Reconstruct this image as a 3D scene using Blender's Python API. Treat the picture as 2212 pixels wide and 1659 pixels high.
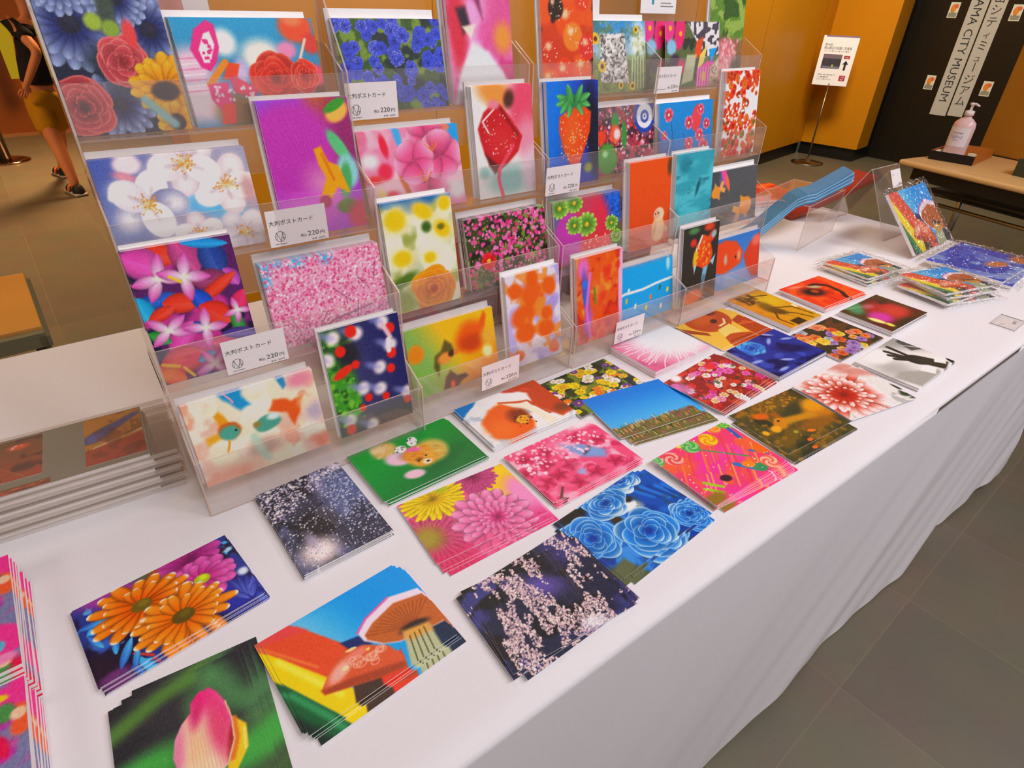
import bpy, bmesh, math, random
import numpy as np
from math import sin, cos, pi, radians
from mathutils import Matrix, Vector

# ------------------------------------------------------------------ scene, camera, light
for _o in list(bpy.data.objects):
    bpy.data.objects.remove(_o, do_unlink=True)
SC = bpy.context.scene
COL = SC.collection
SC.view_settings.view_transform = 'Standard'
SC.view_settings.look = 'None'
SC.view_settings.gamma = 1.0
SC.view_settings.exposure = 0.0
SC.cycles.transparent_max_bounces = 48
SC.cycles.max_bounces = 10
SC.cycles.caustics_reflective = False
SC.cycles.caustics_refractive = False

cam = bpy.data.cameras.new('camera')
cam.sensor_fit = 'HORIZONTAL'
cam.sensor_width = 36.0
cam.lens = 36.0 * 1281.69 / 2212.0
cam.clip_start = 0.02
CAMO = bpy.data.objects.new('camera', cam)
COL.objects.link(CAMO)
right = Vector((0.8044528, -0.5934609, 0.0256869))
down = Vector((-0.3053558, -0.4502360, -0.8390741))
fwd = Vector((0.5095228, 0.6671519, -0.5434104))
m = Matrix((right, -down, -fwd)).transposed().to_4x4()
m.translation = Vector((-0.029, -0.742, 1.338))
CAMO.matrix_world = m
SC.camera = CAMO

wd = bpy.data.worlds.new('hall_ambience')
SC.world = wd
wd.use_nodes = True
_bg = wd.node_tree.nodes['Background']
_bg.inputs[0].default_value = (1.0, 0.93, 0.89, 1)
_bg.inputs[1].default_value = 0.26

def area(name, loc, size, power, col=(1, .95, .9), aim=None, sy=None, spread=180):
    l = bpy.data.lights.new(name, 'AREA')
    l.energy = power
    l.color = col
    l.size = size
    l.spread = radians(spread)
    if sy:
        l.shape = 'RECTANGLE'; l.size_y = sy
    o = bpy.data.objects.new(name, l)
    COL.objects.link(o)
    o.location = loc
    if aim:
        d = Vector(aim) - Vector(loc)
        o.rotation_euler = d.to_track_quat('-Z', 'Y').to_euler()
    return o

WARM = (1, .90, .82)
area('ceiling_or_fill_lamp', (1.6, -1.9, 3.2), .8, 31.5, (1, .985, 1.06), (1.2, -0.3, .8))
area('ceiling_or_fill_lamp', (0.3, -1.9, 3.2), .8, 22.5, (1, .975, .98), (0.4, -0.2, .9))
area('ceiling_or_fill_lamp', (3.0, -1.6, 3.2), .8, 31.5, (1, .985, 1.06), (2.2, -0.2, .7))
area('ceiling_or_fill_lamp', (1.0, 0.9, 3.2), .8, 8, (1, .93, .88))
area('ceiling_or_fill_lamp', (4.2, 1.4, 3.2), .9, 68, (1, .86, .60), (6.2, 2.6, .9), None, 120)
area('ceiling_or_fill_lamp', (-2.6, 3.4, 3.2), .9, 48, (1, .58, .26), (-.3, 3.4, 0), None, 90)  # added orange lamp, stands in for the wood wall's warm reflection on the floor
area('ceiling_or_fill_lamp', (1.2, 6.2, 3.2), .9, 75, (1, .58, .26), (-.3, 5.6, 0), None, 90)  # second added orange lamp, tints the far left floor the same way
area('ceiling_or_fill_lamp', (-2.2, -1.2, 2.9), .9, 14, (1, .93, .88), (0.6, 0.1, 1.0))  # fill lamp added to brighten the left sides of the racked stacks
area('ceiling_or_fill_lamp', (1.8, 1.3, 3.2), .9, 30, (1, .88, .66), (1.6, 2.2, 1.2), None, 120)

# ------------------------------------------------------------------ materials
def lin(c):
    c = np.asarray(c, float)
    return np.where(c <= .04045, c / 12.92, ((c + .055) / 1.055) ** 2.4)

def hx(h):
    return np.array([(h >> 16) & 255, (h >> 8) & 255, h & 255]) / 255.0

MATS = {}
def mat(name, col, rough=.5, spec=.5, metal=0., var=.0, scale=40., bump=0., stretch=(1, 1, 1), coat=0., trans=0., col2=None):
    """Principled material; var/col2 mix a noise into the colour, bump roughens it."""
    if name in MATS:
        return MATS[name]
    m = bpy.data.materials.new(name)
    m.use_nodes = True
    nt = m.node_tree
    b = nt.nodes['Principled BSDF']
    c = lin(hx(col) if isinstance(col, int) else col)
    b.inputs['Base Color'].default_value = (*c, 1)
    b.inputs['Roughness'].default_value = rough
    b.inputs['Specular IOR Level'].default_value = spec
    b.inputs['Metallic'].default_value = metal
    b.inputs['Coat Weight'].default_value = coat
    b.inputs['Transmission Weight'].default_value = trans
    if var or bump or col2 is not None:
        tc = nt.nodes.new('ShaderNodeTexCoord')
        mp = nt.nodes.new('ShaderNodeMapping')
        mp.inputs['Scale'].default_value = stretch
        no = nt.nodes.new('ShaderNodeTexNoise')
        no.inputs['Scale'].default_value = scale
        no.inputs['Detail'].default_value = 4
        nt.links.new(tc.outputs['Object'], mp.inputs[0])
        nt.links.new(mp.outputs[0], no.inputs['Vector'])
        if var or col2 is not None:
            mx = nt.nodes.new('ShaderNodeMix'); mx.data_type = 'RGBA'
            d = lin(hx(col2)) if col2 is not None else c * (1 - var)
            e = c if col2 is not None else np.minimum(c * (1 + var), 1)
            mx.inputs[6].default_value = (*d, 1)
            mx.inputs[7].default_value = (*e, 1)
            nt.links.new(no.outputs['Fac'], mx.inputs[0])
            nt.links.new(mx.outputs[2], b.inputs['Base Color'])
        if bump:
            bp = nt.nodes.new('ShaderNodeBump')
            bp.inputs['Strength'].default_value = bump
            bp.inputs['Distance'].default_value = .01
            nt.links.new(no.outputs['Fac'], bp.inputs['Height'])
            nt.links.new(bp.outputs[0], b.inputs['Normal'])
    MATS[name] = m
    return m

def clear(name, tint=(.97, .95, .94), haze=.05, hazecol=(.85, .78, .74), refl=.75, rough=.03, bump=0., scale=30.):
    """Thin clear plastic: see-through, mirror-like at grazing angles, a little haze."""
    m = bpy.data.materials.new(name)
    m.use_nodes = True
    nt = m.node_tree
    nt.nodes.remove(nt.nodes['Principled BSDF'])
    out = nt.nodes['Material Output']
    tr = nt.nodes.new('ShaderNodeBsdfTransparent'); tr.inputs[0].default_value = (*tint, 1)
    gl = nt.nodes.new('ShaderNodeBsdfGlossy'); gl.inputs['Roughness'].default_value = rough
    gl.inputs[0].default_value = (.95, .93, .9, 1)
    df = nt.nodes.new('ShaderNodeBsdfDiffuse'); df.inputs[0].default_value = (*hazecol, 1)
    lw = nt.nodes.new('ShaderNodeLayerWeight'); lw.inputs[0].default_value = .5
    pw = nt.nodes.new('ShaderNodeMath'); pw.operation = 'POWER'; pw.inputs[1].default_value = 4
    ml = nt.nodes.new('ShaderNodeMath'); ml.operation = 'MULTIPLY_ADD'; ml.inputs[1].default_value = refl; ml.inputs[2].default_value = .035
    nt.links.new(lw.outputs['Facing'], pw.inputs[0]); nt.links.new(pw.outputs[0], ml.inputs[0])
    m1 = nt.nodes.new('ShaderNodeMixShader'); m1.inputs[0].default_value = haze
    nt.links.new(tr.outputs[0], m1.inputs[1]); nt.links.new(df.outputs[0], m1.inputs[2])
    m2 = nt.nodes.new('ShaderNodeMixShader')
    nt.links.new(ml.outputs[0], m2.inputs[0]); nt.links.new(m1.outputs[0], m2.inputs[1]); nt.links.new(gl.outputs[0], m2.inputs[2])
    nt.links.new(m2.outputs[0], out.inputs[0])
    if bump:
        tc = nt.nodes.new('ShaderNodeTexCoord')
        no = nt.nodes.new('ShaderNodeTexNoise'); no.inputs['Scale'].default_value = scale
        bp = nt.nodes.new('ShaderNodeBump'); bp.inputs['Strength'].default_value = bump; bp.inputs['Distance'].default_value = .02
        nt.links.new(tc.outputs['Object'], no.inputs['Vector']); nt.links.new(no.outputs['Fac'], bp.inputs['Height'])
        nt.links.new(bp.outputs[0], gl.inputs['Normal'])
    MATS[name] = m
    return m

ACR = clear('clear_acrylic', tint=(.985, .975, .97), haze=.035)
LIP = clear('clear_acrylic_lip', tint=(.975, .965, .96), haze=.065, hazecol=(.84, .78, .76))  # pale haze colour imitates reflections in the rack fronts
THIN = clear('thin_clear_film', tint=(.99, .985, .98), haze=.02, refl=.15, rough=.1)
HAZY = clear('stacked_sleeve_edge', tint=(.97, .94, .91), haze=.3, hazecol=(.86, .77, .7), refl=.25, rough=.1)
EDGE = clear('acrylic_cut_edge', tint=(.9, .8, .74), haze=.55, hazecol=(.80, .66, .58), refl=.5)
FILM = clear('crumpled_cellophane', tint=(.99, .99, .985), haze=.03, refl=.8, rough=.06, bump=1.0, scale=55)
SLEEVE = clear('clear_sleeve_plastic', tint=(.985, .975, .965), haze=.05, hazecol=(.88, .8, .74), refl=.35, rough=.12, bump=.12, scale=25)
PAPER = mat('white_paper', 0xf8f4f4, .6, .3, var=.02, scale=60)
TAGM = mat('price_tag_paper', 0xf6eeee, .55, .3, var=.015, scale=30)
INK = mat('black_ink', 0x2a2624, .6, .2, var=.05)

def pic_material(name, rough):
    m = bpy.data.materials.new(name)
    m.use_nodes = True
    nt = m.node_tree
    b = nt.nodes['Principled BSDF']
    at = nt.nodes.new('ShaderNodeAttribute'); at.attribute_name = 'pic'
    nt.links.new(at.outputs['Color'], b.inputs['Base Color'])
    b.inputs['Roughness'].default_value = rough
    b.inputs['Specular IOR Level'].default_value = .35
    MATS[name] = m
    return m
PRINT = pic_material('glossy_photo_print', .42)

# ------------------------------------------------------------------ mesh helpers
def link(o, parent=None):
    COL.objects.link(o)
    if parent is not None:
        o.parent = parent
    return o

def tag(o, label=None, cat=None, group=None, kind=None):
    if label: o['label'] = label
    if cat: o['category'] = cat
    if group: o['group'] = group
    if kind: o['kind'] = kind
    return o

def empty(name, loc=(0, 0, 0), rz=0.):
    o = bpy.data.objects.new(name, None)
    o.empty_display_size = .05
    o.location = loc
    o.rotation_euler = (0, 0, rz)
    COL.objects.link(o)
    return o

class MB:
    """collects boxes, prisms, tubes, lathes into one mesh with several material slots"""
    def __init__(s):
        s.v = []; s.f = []; s.mi = []; s.sm = []
    def add(s, vs, fs, mi=0, smooth=False):
        n = len(s.v)
        s.v += [tuple(map(float, p)) for p in vs]
        for k, f in enumerate(fs):
            s.f.append(tuple(i + n for i in f))
            s.mi.append(mi[k] if isinstance(mi, (list, tuple)) else mi)
            s.sm.append(smooth)
    def box(s, x0, x1, y0, y1, z0, z1, mi=0, M=None):
        vs = [(x, y, z) for z in (z0, z1) for y in (y0, y1) for x in (x0, x1)]
        if M is not None: vs = [M @ Vector(p) for p in vs]
        # bottom, top, front, back, left, right
        fs = [(0, 2, 3, 1), (4, 5, 7, 6), (0, 1, 5, 4), (2, 6, 7, 3), (0, 4, 6, 2), (1, 3, 7, 5)]
        s.add(vs, fs, mi)
    def bevel_box(s, x0, x1, y0, y1, z0, z1, r, mi=0, M=None, seg=3):
        bm = bmesh.new()
        bmesh.ops.create_cube(bm, size=1)
        for v in bm.verts:
            v.co = Vector((x0 + (v.co.x + .5) * (x1 - x0), y0 + (v.co.y + .5) * (y1 - y0), z0 + (v.co.z + .5) * (z1 - z0)))
        bmesh.ops.bevel(bm, geom=bm.edges[:], offset=r, segments=seg, affect='EDGES', profile=.5)
        s.bm(bm, mi, M)
    def bm(s, bm, mi=0, M=None, smooth=True):
        bm.verts.index_update()
        s.add([(M @ v.co) if M is not None else v.co for v in bm.verts], [[v.index for v in f.verts] for f in bm.faces], mi, smooth)
        bm.free()
    def prism(s, poly, d0, d1, axis='x', mi=0, mi_edge=None):
        """polygon given in the two other axes, extruded along axis from d0 to d1"""
        n = len(poly)
        def P(p, d):
            return {'x': (d, p[0], p[1]), 'y': (p[0], d, p[1]), 'z': (p[0], p[1], d)}[axis]
        vs = [P(p, d0) for p in poly] + [P(p, d1) for p in poly]
        fs = [tuple(range(n - 1, -1, -1)), tuple(range(n, 2 * n))]
        ms = [mi, mi]
        for i in range(n):
            j = (i + 1) % n
            fs.append((i, j, n + j, n + i)); ms.append(mi if mi_edge is None else mi_edge)
        s.add(vs, fs, ms)
    def tube(s, pts, r, seg=10, mi=0, cap=True):
        pts = [Vector(p) for p in pts]
        rs = r if isinstance(r, (list, tuple)) else [r] * len(pts)
        rings = []
        up = None
        for i, p in enumerate(pts):
            d = (pts[min(i + 1, len(pts) - 1)] - pts[max(i - 1, 0)]).normalized()
            if up is None:
                up = Vector((0, 0, 1)) if abs(d.z) < .9 else Vector((1, 0, 0))
            a = (up - d * up.dot(d)).normalized(); b = d.cross(a); up = a
            rings.append([p + (a * cos(2 * pi * k / seg) + b * sin(2 * pi * k / seg)) * rs[i] for k in range(seg)])
        vs = [q for ring in rings for q in ring]
        fs = []
        for i in range(len(pts) - 1):
            for k in range(seg):
                k2 = (k + 1) % seg
                fs.append((i * seg + k, i * seg + k2, (i + 1) * seg + k2, (i + 1) * seg + k))
        if cap:
            fs.append(tuple(range(seg - 1, -1, -1)))
            fs.append(tuple((len(pts) - 1) * seg + k for k in range(seg)))
        s.add(vs, fs, mi, True)
    def lathe(s, prof, cx=0, cy=0, seg=32, mi=0, sx=1., sy=1.):
        vs = []
        for r, z in prof:
            vs += [(cx + sx * r * cos(2 * pi * k / seg), cy + sy * r * sin(2 * pi * k / seg), z) for k in range(seg)]
        fs = []
        for i in range(len(prof) - 1):
            for k in range(seg):
                k2 = (k + 1) % seg
                fs.append((i * seg + k, i * seg + k2, (i + 1) * seg + k2, (i + 1) * seg + k))
        fs.append(tuple(range(seg - 1, -1, -1)))
        fs.append(tuple((len(prof) - 1) * seg + k for k in range(seg)))
        s.add(vs, fs, mi, True)
    def grid(s, fn, nu, nv, mi=0, smooth=True):
        vs = [fn(i / (nu - 1), j / (nv - 1)) for j in range(nv) for i in range(nu)]
        fs = [(j * nu + i, j * nu + i + 1, (j + 1) * nu + i + 1, (j + 1) * nu + i) for j in range(nv - 1) for i in range(nu - 1)]
        s.add(vs, fs, mi, smooth)
    def build(s, name, mats, parent=None):
        me = bpy.data.meshes.new(name)
        me.from_pydata(s.v, [], s.f)
        me.polygons.foreach_set('material_index', s.mi)
        me.polygons.foreach_set('use_smooth', s.sm)
        for mm in (mats if isinstance(mats, (list, tuple)) else [mats]):
            me.materials.append(mm)
        me.update()
        return link(bpy.data.objects.new(name, me), parent)

_TXT = {}
def text_geo(body):
    """outline of a line of lettering as flat polygons (unit size)"""
    if body in _TXT: return _TXT[body]
    c = bpy.data.curves.new('lettering', 'FONT')
    c.body = body; c.resolution_u = 2
    o = bpy.data.objects.new('lettering', c)
    COL.objects.link(o)
    dg = bpy.context.evaluated_depsgraph_get()
    me = bpy.data.meshes.new_from_object(o.evaluated_get(dg))
    v = np.array([p.co[:2] for p in me.vertices]) if len(me.vertices) else np.zeros((0, 2))
    f = [tuple(p.vertices) for p in me.polygons]
    bpy.data.objects.remove(o); bpy.data.curves.remove(c); bpy.data.meshes.remove(me)
    _TXT[body] = (v, f)
    return v, f

def put_text(mb, body, x, y, size, M, mi, align='l', width=None, d=0.):
    """lettering laid in the local xy plane of M at height d"""
    v, f = text_geo(body)
    if not len(v): return
    x0, x1 = v[:, 0].min(), v[:, 0].max()
    sx = size if width is None else width / (x1 - x0)
    off = {'l': -x0, 'c': -(x0 + x1) / 2, 'r': -x1}[align]
    mb.add([M @ Vector((x + (p[0] + off) * sx, y + p[1] * size, d)) for p in v], f, mi)

# ------------------------------------------------------------------ painting the photo prints (procedural, into vertex colours)
def sst(e0, e1, x):
    t = np.clip((x - e0) / (e1 - e0 + 1e-9), 0, 1)
    return t * t * (3 - 2 * t)

class Cv:
    """little painter: x runs 0..a to the right, y runs 0..1 downwards"""
    def __init__(s, land, bg, rows=None, seed=1):
        s.a = 1.42 if land else .703
        s.h = rows or (104 if land else 132)
        s.w = int(round(s.h * s.a))
        s.Y, s.X = np.meshgrid(np.linspace(0, 1, s.h), np.linspace(0, s.a, s.w), indexing='ij')
        s.c = np.ones((s.h, s.w, 3)) * hx(bg)
        s.r = np.random.RandomState(seed)
    def vn(s, f, fy=None, o=3):
        fy = fy or f
        t = np.zeros_like(s.X); am = 1.; tot = 0.
        for k in range(o):
            g = s.r.rand(int(fy * 2 ** k) + 3, int(f * 2 ** k * s.a) + 3)
            u = s.X * f * 2 ** k; v = s.Y * fy * 2 ** k
            i = np.clip(u.astype(int), 0, g.shape[1] - 2); j = np.clip(v.astype(int), 0, g.shape[0] - 2)
            fu = np.clip(u - i, 0, 1); fv = np.clip(v - j, 0, 1); fu = fu * fu * (3 - 2 * fu); fv = fv * fv * (3 - 2 * fv)
            t += am * ((g[j, i] * (1 - fu) + g[j, i + 1] * fu) * (1 - fv) + (g[j + 1, i] * (1 - fu) + g[j + 1, i + 1] * fu) * fv)
            tot += am; am *= .5
        return t / tot
    def put(s, m, col, al=1.):
        c = hx(col) if isinstance(col, int) else col
        m = np.clip(m * al, 0, 1)[..., None]
        s.c = s.c * (1 - m) + c * m
        return s
    def warp(s, amt, f=3):
        s.X = s.X + (s.vn(f) - .5) * amt * 2; s.Y = s.Y + (s.vn(f) - .5) * amt * 2
        return s
    def grad(s, c0, c1, dx=0, dy=1, e0=0., e1=1.):
        t = sst(e0, e1, s.X * dx + s.Y * dy)[..., None]
        s.c = hx(c0) * (1 - t) + hx(c1) * t
        return s
    def shade(s, col, al, dx, dy, e0, e1):
        return s.put(sst(e0, e1, s.X * dx + s.Y * dy), col, al)
    def nz(s, col, f, lo=.45, hi=.6, al=1., fy=None, o=3):
        return s.put(sst(lo, hi, s.vn(f, fy, o)), col, al)
    def E(s, x, y, rx, ry=None, ang=0):
        ry = ry or rx
        ca, sa = cos(radians(ang)), sin(radians(ang))
        dx = s.X - x; dy = s.Y - y
        return np.sqrt(((dx * ca + dy * sa) / rx) ** 2 + ((-dx * sa + dy * ca) / ry) ** 2)
    def el(s, x, y, rx, ry, col, ang=0, soft=.15, al=1.):
        return s.put(1 - sst(1 - soft, 1 + soft, s.E(x, y, rx, ry, ang)), col, al)
    def pm(s, pts, soft=.012):
        """soft polygon mask"""
        ins = np.zeros(s.X.shape, bool); d = np.full(s.X.shape, 9.)
        n = len(pts)
        for i in range(n):
            (x0, y0), (x1, y1) = pts[i], pts[(i + 1) % n]
            if y0 != y1:
                cr = ((y0 > s.Y) != (y1 > s.Y)) & (s.X < (x1 - x0) * (s.Y - y0) / (y1 - y0) + x0)
                ins ^= cr
            d = np.minimum(d, s.sd(x0, y0, x1, y1))
        return sst(-soft, soft, np.where(ins, d, -d))
    def sd(s, x0, y0, x1, y1):
        ex, ey = x1 - x0, y1 - y0
        t = np.clip(((s.X - x0) * ex + (s.Y - y0) * ey) / (ex * ex + ey * ey + 1e-12), 0, 1)
        return np.hypot(s.X - x0 - t * ex, s.Y - y0 - t * ey)
    def po(s, pts, col, soft=.012, al=1.):
        return s.put(s.pm(pts, soft), col, al)
    def ln(s, pts, w, col, soft=.5, al=1.):
        d = np.full(s.X.shape, 9.)
        for p, q in zip(pts[:-1], pts[1:]):
            d = np.minimum(d, s.sd(*p, *q))
        return s.put(1 - sst(w * (1 - soft), w * (1 + soft), d), col, al)
    def dots(s, n, cols, r0, r1, xr=None, yr=None, soft=.3, al=1., sq=1., fn=None, ang=None):
        xr = xr or (0, s.a); yr = yr or (0, 1)
        cols = [hx(c) for c in cols]
        for k in range(n):
            x = s.r.uniform(*xr); y = s.r.uniform(*yr)
            r = s.r.uniform(r0, r1); c = cols[s.r.randint(len(cols))]; a = s.r.rand() * 180 if ang is None else ang
            if fn is not None and not fn(x, y): continue
            i0 = max(int((x - r * 1.6) / s.a * s.w), 0); i1 = min(int((x + r * 1.6) / s.a * s.w) + 2, s.w)
            j0 = max(int((y - r * 1.6) * s.h), 0); j1 = min(int((y + r * 1.6) * s.h) + 2, s.h)
            if i1 <= i0 or j1 <= j0: continue
            ca, sa = cos(radians(a)), sin(radians(a))
            dx = s.X[j0:j1, i0:i1] - x; dy = s.Y[j0:j1, i0:i1] - y
            d = np.sqrt(((dx * ca + dy * sa) / r) ** 2 + ((-dx * sa + dy * ca) / (r * sq)) ** 2)
            mm = ((1 - sst(1 - soft, 1 + soft, d)) * al)[..., None]
            s.c[j0:j1, i0:i1] = s.c[j0:j1, i0:i1] * (1 - mm) + c * mm
        return s
    def daisy(s, x, y, R, n, base, tip, cen=None, cr=.2, sq=1., ang=0, lay=1, edge=.35, vary=.12, tipw=.0, dark=.5, wid=1.15):
        """a daisy-like head: n petals coloured base (inside) to tip, drawn as separate blades"""
        for L in range(lay):
            RR = R * (1 - .22 * L); off = s.r.rand() * 6.28 + radians(ang)
            for k in range(n):
                th = off + 2 * pi * (k + s.r.uniform(-.2, .2)) / n
                r = RR * (1 - vary * s.r.rand())
                w = RR * pi / n * wid
                dx = s.X - x; dy = (s.Y - y) / sq
                u = (dx * cos(th) + dy * sin(th)) / r; v = (-dx * sin(th) + dy * cos(th)) / w
                prof = np.clip(np.clip(u, 0, 1) ** .5 * (1 - np.clip(u, 0, 1) ** 4) ** .5 * 1.1, 1e-3, 2)
                mk = (1 - sst(.82, 1.08, np.abs(v) / prof)) * (u > 0) * (u < 1)
                b = hx(base) * (1 - .16 * s.r.rand())
                col = b + (hx(tip) - b) * np.clip((u - .35) / .65, 0, 1)[..., None] ** 1.3
                col = col * (1 - edge * np.clip(np.abs(v) / prof, 0, 1)[..., None] ** 3 * .6)
                col = col * (1 - dark * .5 * (1 - sst(0, .4, u))[..., None])
                if tipw:
                    col = col + (1 - col) * (sst(1 - tipw, 1, u) * .9)[..., None]
                mk = mk[..., None]
                s.c = s.c * (1 - mk) + col * mk
        if cen is not None:
            s.el(x, y, R * cr, R * cr * sq, cen, 0, .15)
            s.el(x + R * cr * .2, y - R * cr * .2, R * cr * .5, R * cr * .5 * sq, np.minimum(hx(cen) * 1.35, 1), 0, .5, .6)
        return s
    def rose(s, x, y, R, dark, mid, light, sq=.9, ang=0, rings=5, wob=.08):
        """rose: overlapping cupped petals from the outside in, bright at the rim and dark towards the heart"""
        D, M_, L = hx(dark), hx(mid), hx(light)
        rd = np.hypot(s.X - x, (s.Y - y) / sq)
        for k in range(rings):
            q = R * (1 - k / rings * .86)
            n = [5, 5, 4, 3, 3, 3][min(k, 5)]
            off = radians(ang) + s.r.rand() * 6.28
            for j in s.r.permutation(n):
                t = off + 2 * pi * j / n + s.r.uniform(-.25, .25)
                cx_ = x + q * .46 * cos(t); cy_ = y + q * .46 * sin(t) * sq
                e = s.E(cx_, cy_, q * s.r.uniform(.52, .6), q * s.r.uniform(.56, .7) * (.5 + .5 * sq), math.degrees(t))
                e = e + .06 * np.sin(np.arctan2(s.Y - cy_, s.X - cx_) * 3 + s.r.rand() * 6)
                ins = 1 - sst(.97, 1.03, e)
                f = np.clip((rd / q - .3) / .85, 0, 1)
                side = .82 + .18 * s.r.rand()
                c = np.where(f[..., None] < .66, D + (M_ - D) * (f[..., None] / .66), M_ + (L - M_) * ((f[..., None] - .66) / .34) ** 1.6) * side
                rim = np.exp(-((e - .95) / .045) ** 2) * sst(q * .3, q * .6, rd)
                c = c + (L * 1.05 - c) * (rim * .5)[..., None]
                s.c = s.c * (1 - ins[..., None]) + np.clip(c, 0, 1) * ins[..., None]
        s.el(x, y, R * .07, R * .06, dark, 0, .5)
        return s
    def lens(s, x, y, Ln, W, ang, base, tip, soft=.1, al=1.):
        """pointed petal or leaf centred at x, y"""
        ca, sa = cos(radians(ang)), sin(radians(ang))
        u = ((s.X - x) * ca + (s.Y - y) * sa) / Ln; v = (-(s.X - x) * sa + (s.Y - y) * ca) / W
        pr = np.clip(1 - u * u, 1e-3, 1) ** .8
        m_ = (1 - sst(1 - soft, 1 + soft, np.abs(v) / pr)) * (np.abs(u) < 1) * al
        t = np.clip(u * .5 + .5, 0, 1)[..., None]
        c = hx(base) + (hx(tip) - hx(base)) * t
        c = c * (1 - .28 * np.clip(np.abs(v) / pr, 0, 1)[..., None] ** 2) + .06 * (v[..., None] > 0) * (1 - np.abs(v)[..., None])
        s.c = s.c * (1 - m_[..., None]) + np.clip(c, 0, 1) * m_[..., None]
        return s
    def fish(s, x, y, L, ang, body, tail=None, fat=.42, al=1., soft=.14):
        tail = tail or body
        ca, sa = cos(radians(ang)), sin(radians(ang))
        def P(u, v): return (x + L * (u * ca - v * sa), y + L * (u * sa + v * ca))
        s.po([P(-.25, 0), P(-.75, -.38), P(-.95, -.2), P(-.7, 0), P(-.95, .25), P(-.7, .4)], tail, .03 * L + .006, .9 * al)
        s.po([P(.1, -.3), P(-.2, -.6), P(-.3, -.2)], tail, .02, .8 * al)
        s.po([P(.1, .3), P(-.1, .58), P(-.25, .2)], tail, .02, .8 * al)
        s.el(x, y, L * .45, L * .45 * fat * 1.6, body, ang, soft, al)
        return s
    def done(s, grain=.018, gain=1.0, sat=1.1):
        c = np.clip(s.c, 0, 1)
        g = c.mean(2, keepdims=True)
        c = np.clip(g + (c - g) * sat + s.r.randn(s.h, s.w, 1) * grain, 0, 1)
        return np.clip(lin(c) * gain, 0, .93)

def rnd(a, b): return random.uniform(a, b)
PIC = {}
def design(f):
    PIC[f.__name__] = f
    return f

# ---- prints lying on the table
@design
def daisy():
    c = Cv(1, 0x2c3a86, 150, 3); c.nz(0x3c62b8, 5, .5, .7).nz(0x1d1838, 4, .5, .62).nz(0x48b0e8, 9, .66, .74)
    c.el(.35, .05, .35, .14, 0x9a3c96, 20, .5).el(.72, .02, .2, .1, 0x5a5a40, 0, .5).el(.75, .06, .1, .06, 0xb04a28, 0, .5)
    c.el(.02, .86, .2, .2, 0x2a1c2c, 0, .4).el(.12, .97, .12, .06, 0x6a3470, 0, .5).ln([(.3, .85), (.42, .98)], .012, 0xc83c30)
    for x, y, L, W, a in [(.25, .8, .16, .04, -60), (.12, .3, .14, .04, 10), (.2, .2, .12, .03, 30), (.3, .92, .12, .03, -70), (.08, .5, .12, .03, 70), (.2, .66, .1, .03, 100)]: c.lens(x, y, L, W, a, 0x3060c0, 0x50b8f0)
    c.el(1.18, .82, .26, .2, 0x2e329c, 20, .4)
    for k in range(9): c.lens(1.1 + .04 * k, .75 + .03 * (k % 4), .14, .035, 20 + 14 * k, 0x2c3088, 0x5868d0)
    c.el(1.37, .6, .05, .05, 0xd8e4f4, 0, .5).el(1.36, .22, .05, .03, 0xa8d0ec, 0, .4).el(1.3, .18, .06, .04, 0x30203a, 0, .4)
    c.daisy(1.02, .1, .34, 11, 0xa83080, 0xc850a8, None, lay=1, sq=.7, wid=1.3)
    c.daisy(1.03, .43, .36, 13, 0xd03c94, 0xe06cbc, 0xa8b828, .21, .85, lay=2, wid=1.3, edge=.6)
    c.daisy(.5, .36, .5, 15, 0xee6408, 0xff9a2c, 0x6a5a1c, .18, .82, lay=2, tipw=.09, edge=.9, wid=.95, vary=.25)
    c.daisy(.75, .74, .5, 16, 0xf07008, 0xffa030, 0x5a4a18, .2, .8, lay=2, tipw=.09, edge=.9, wid=.95, vary=.22)
    return c.done()
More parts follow.
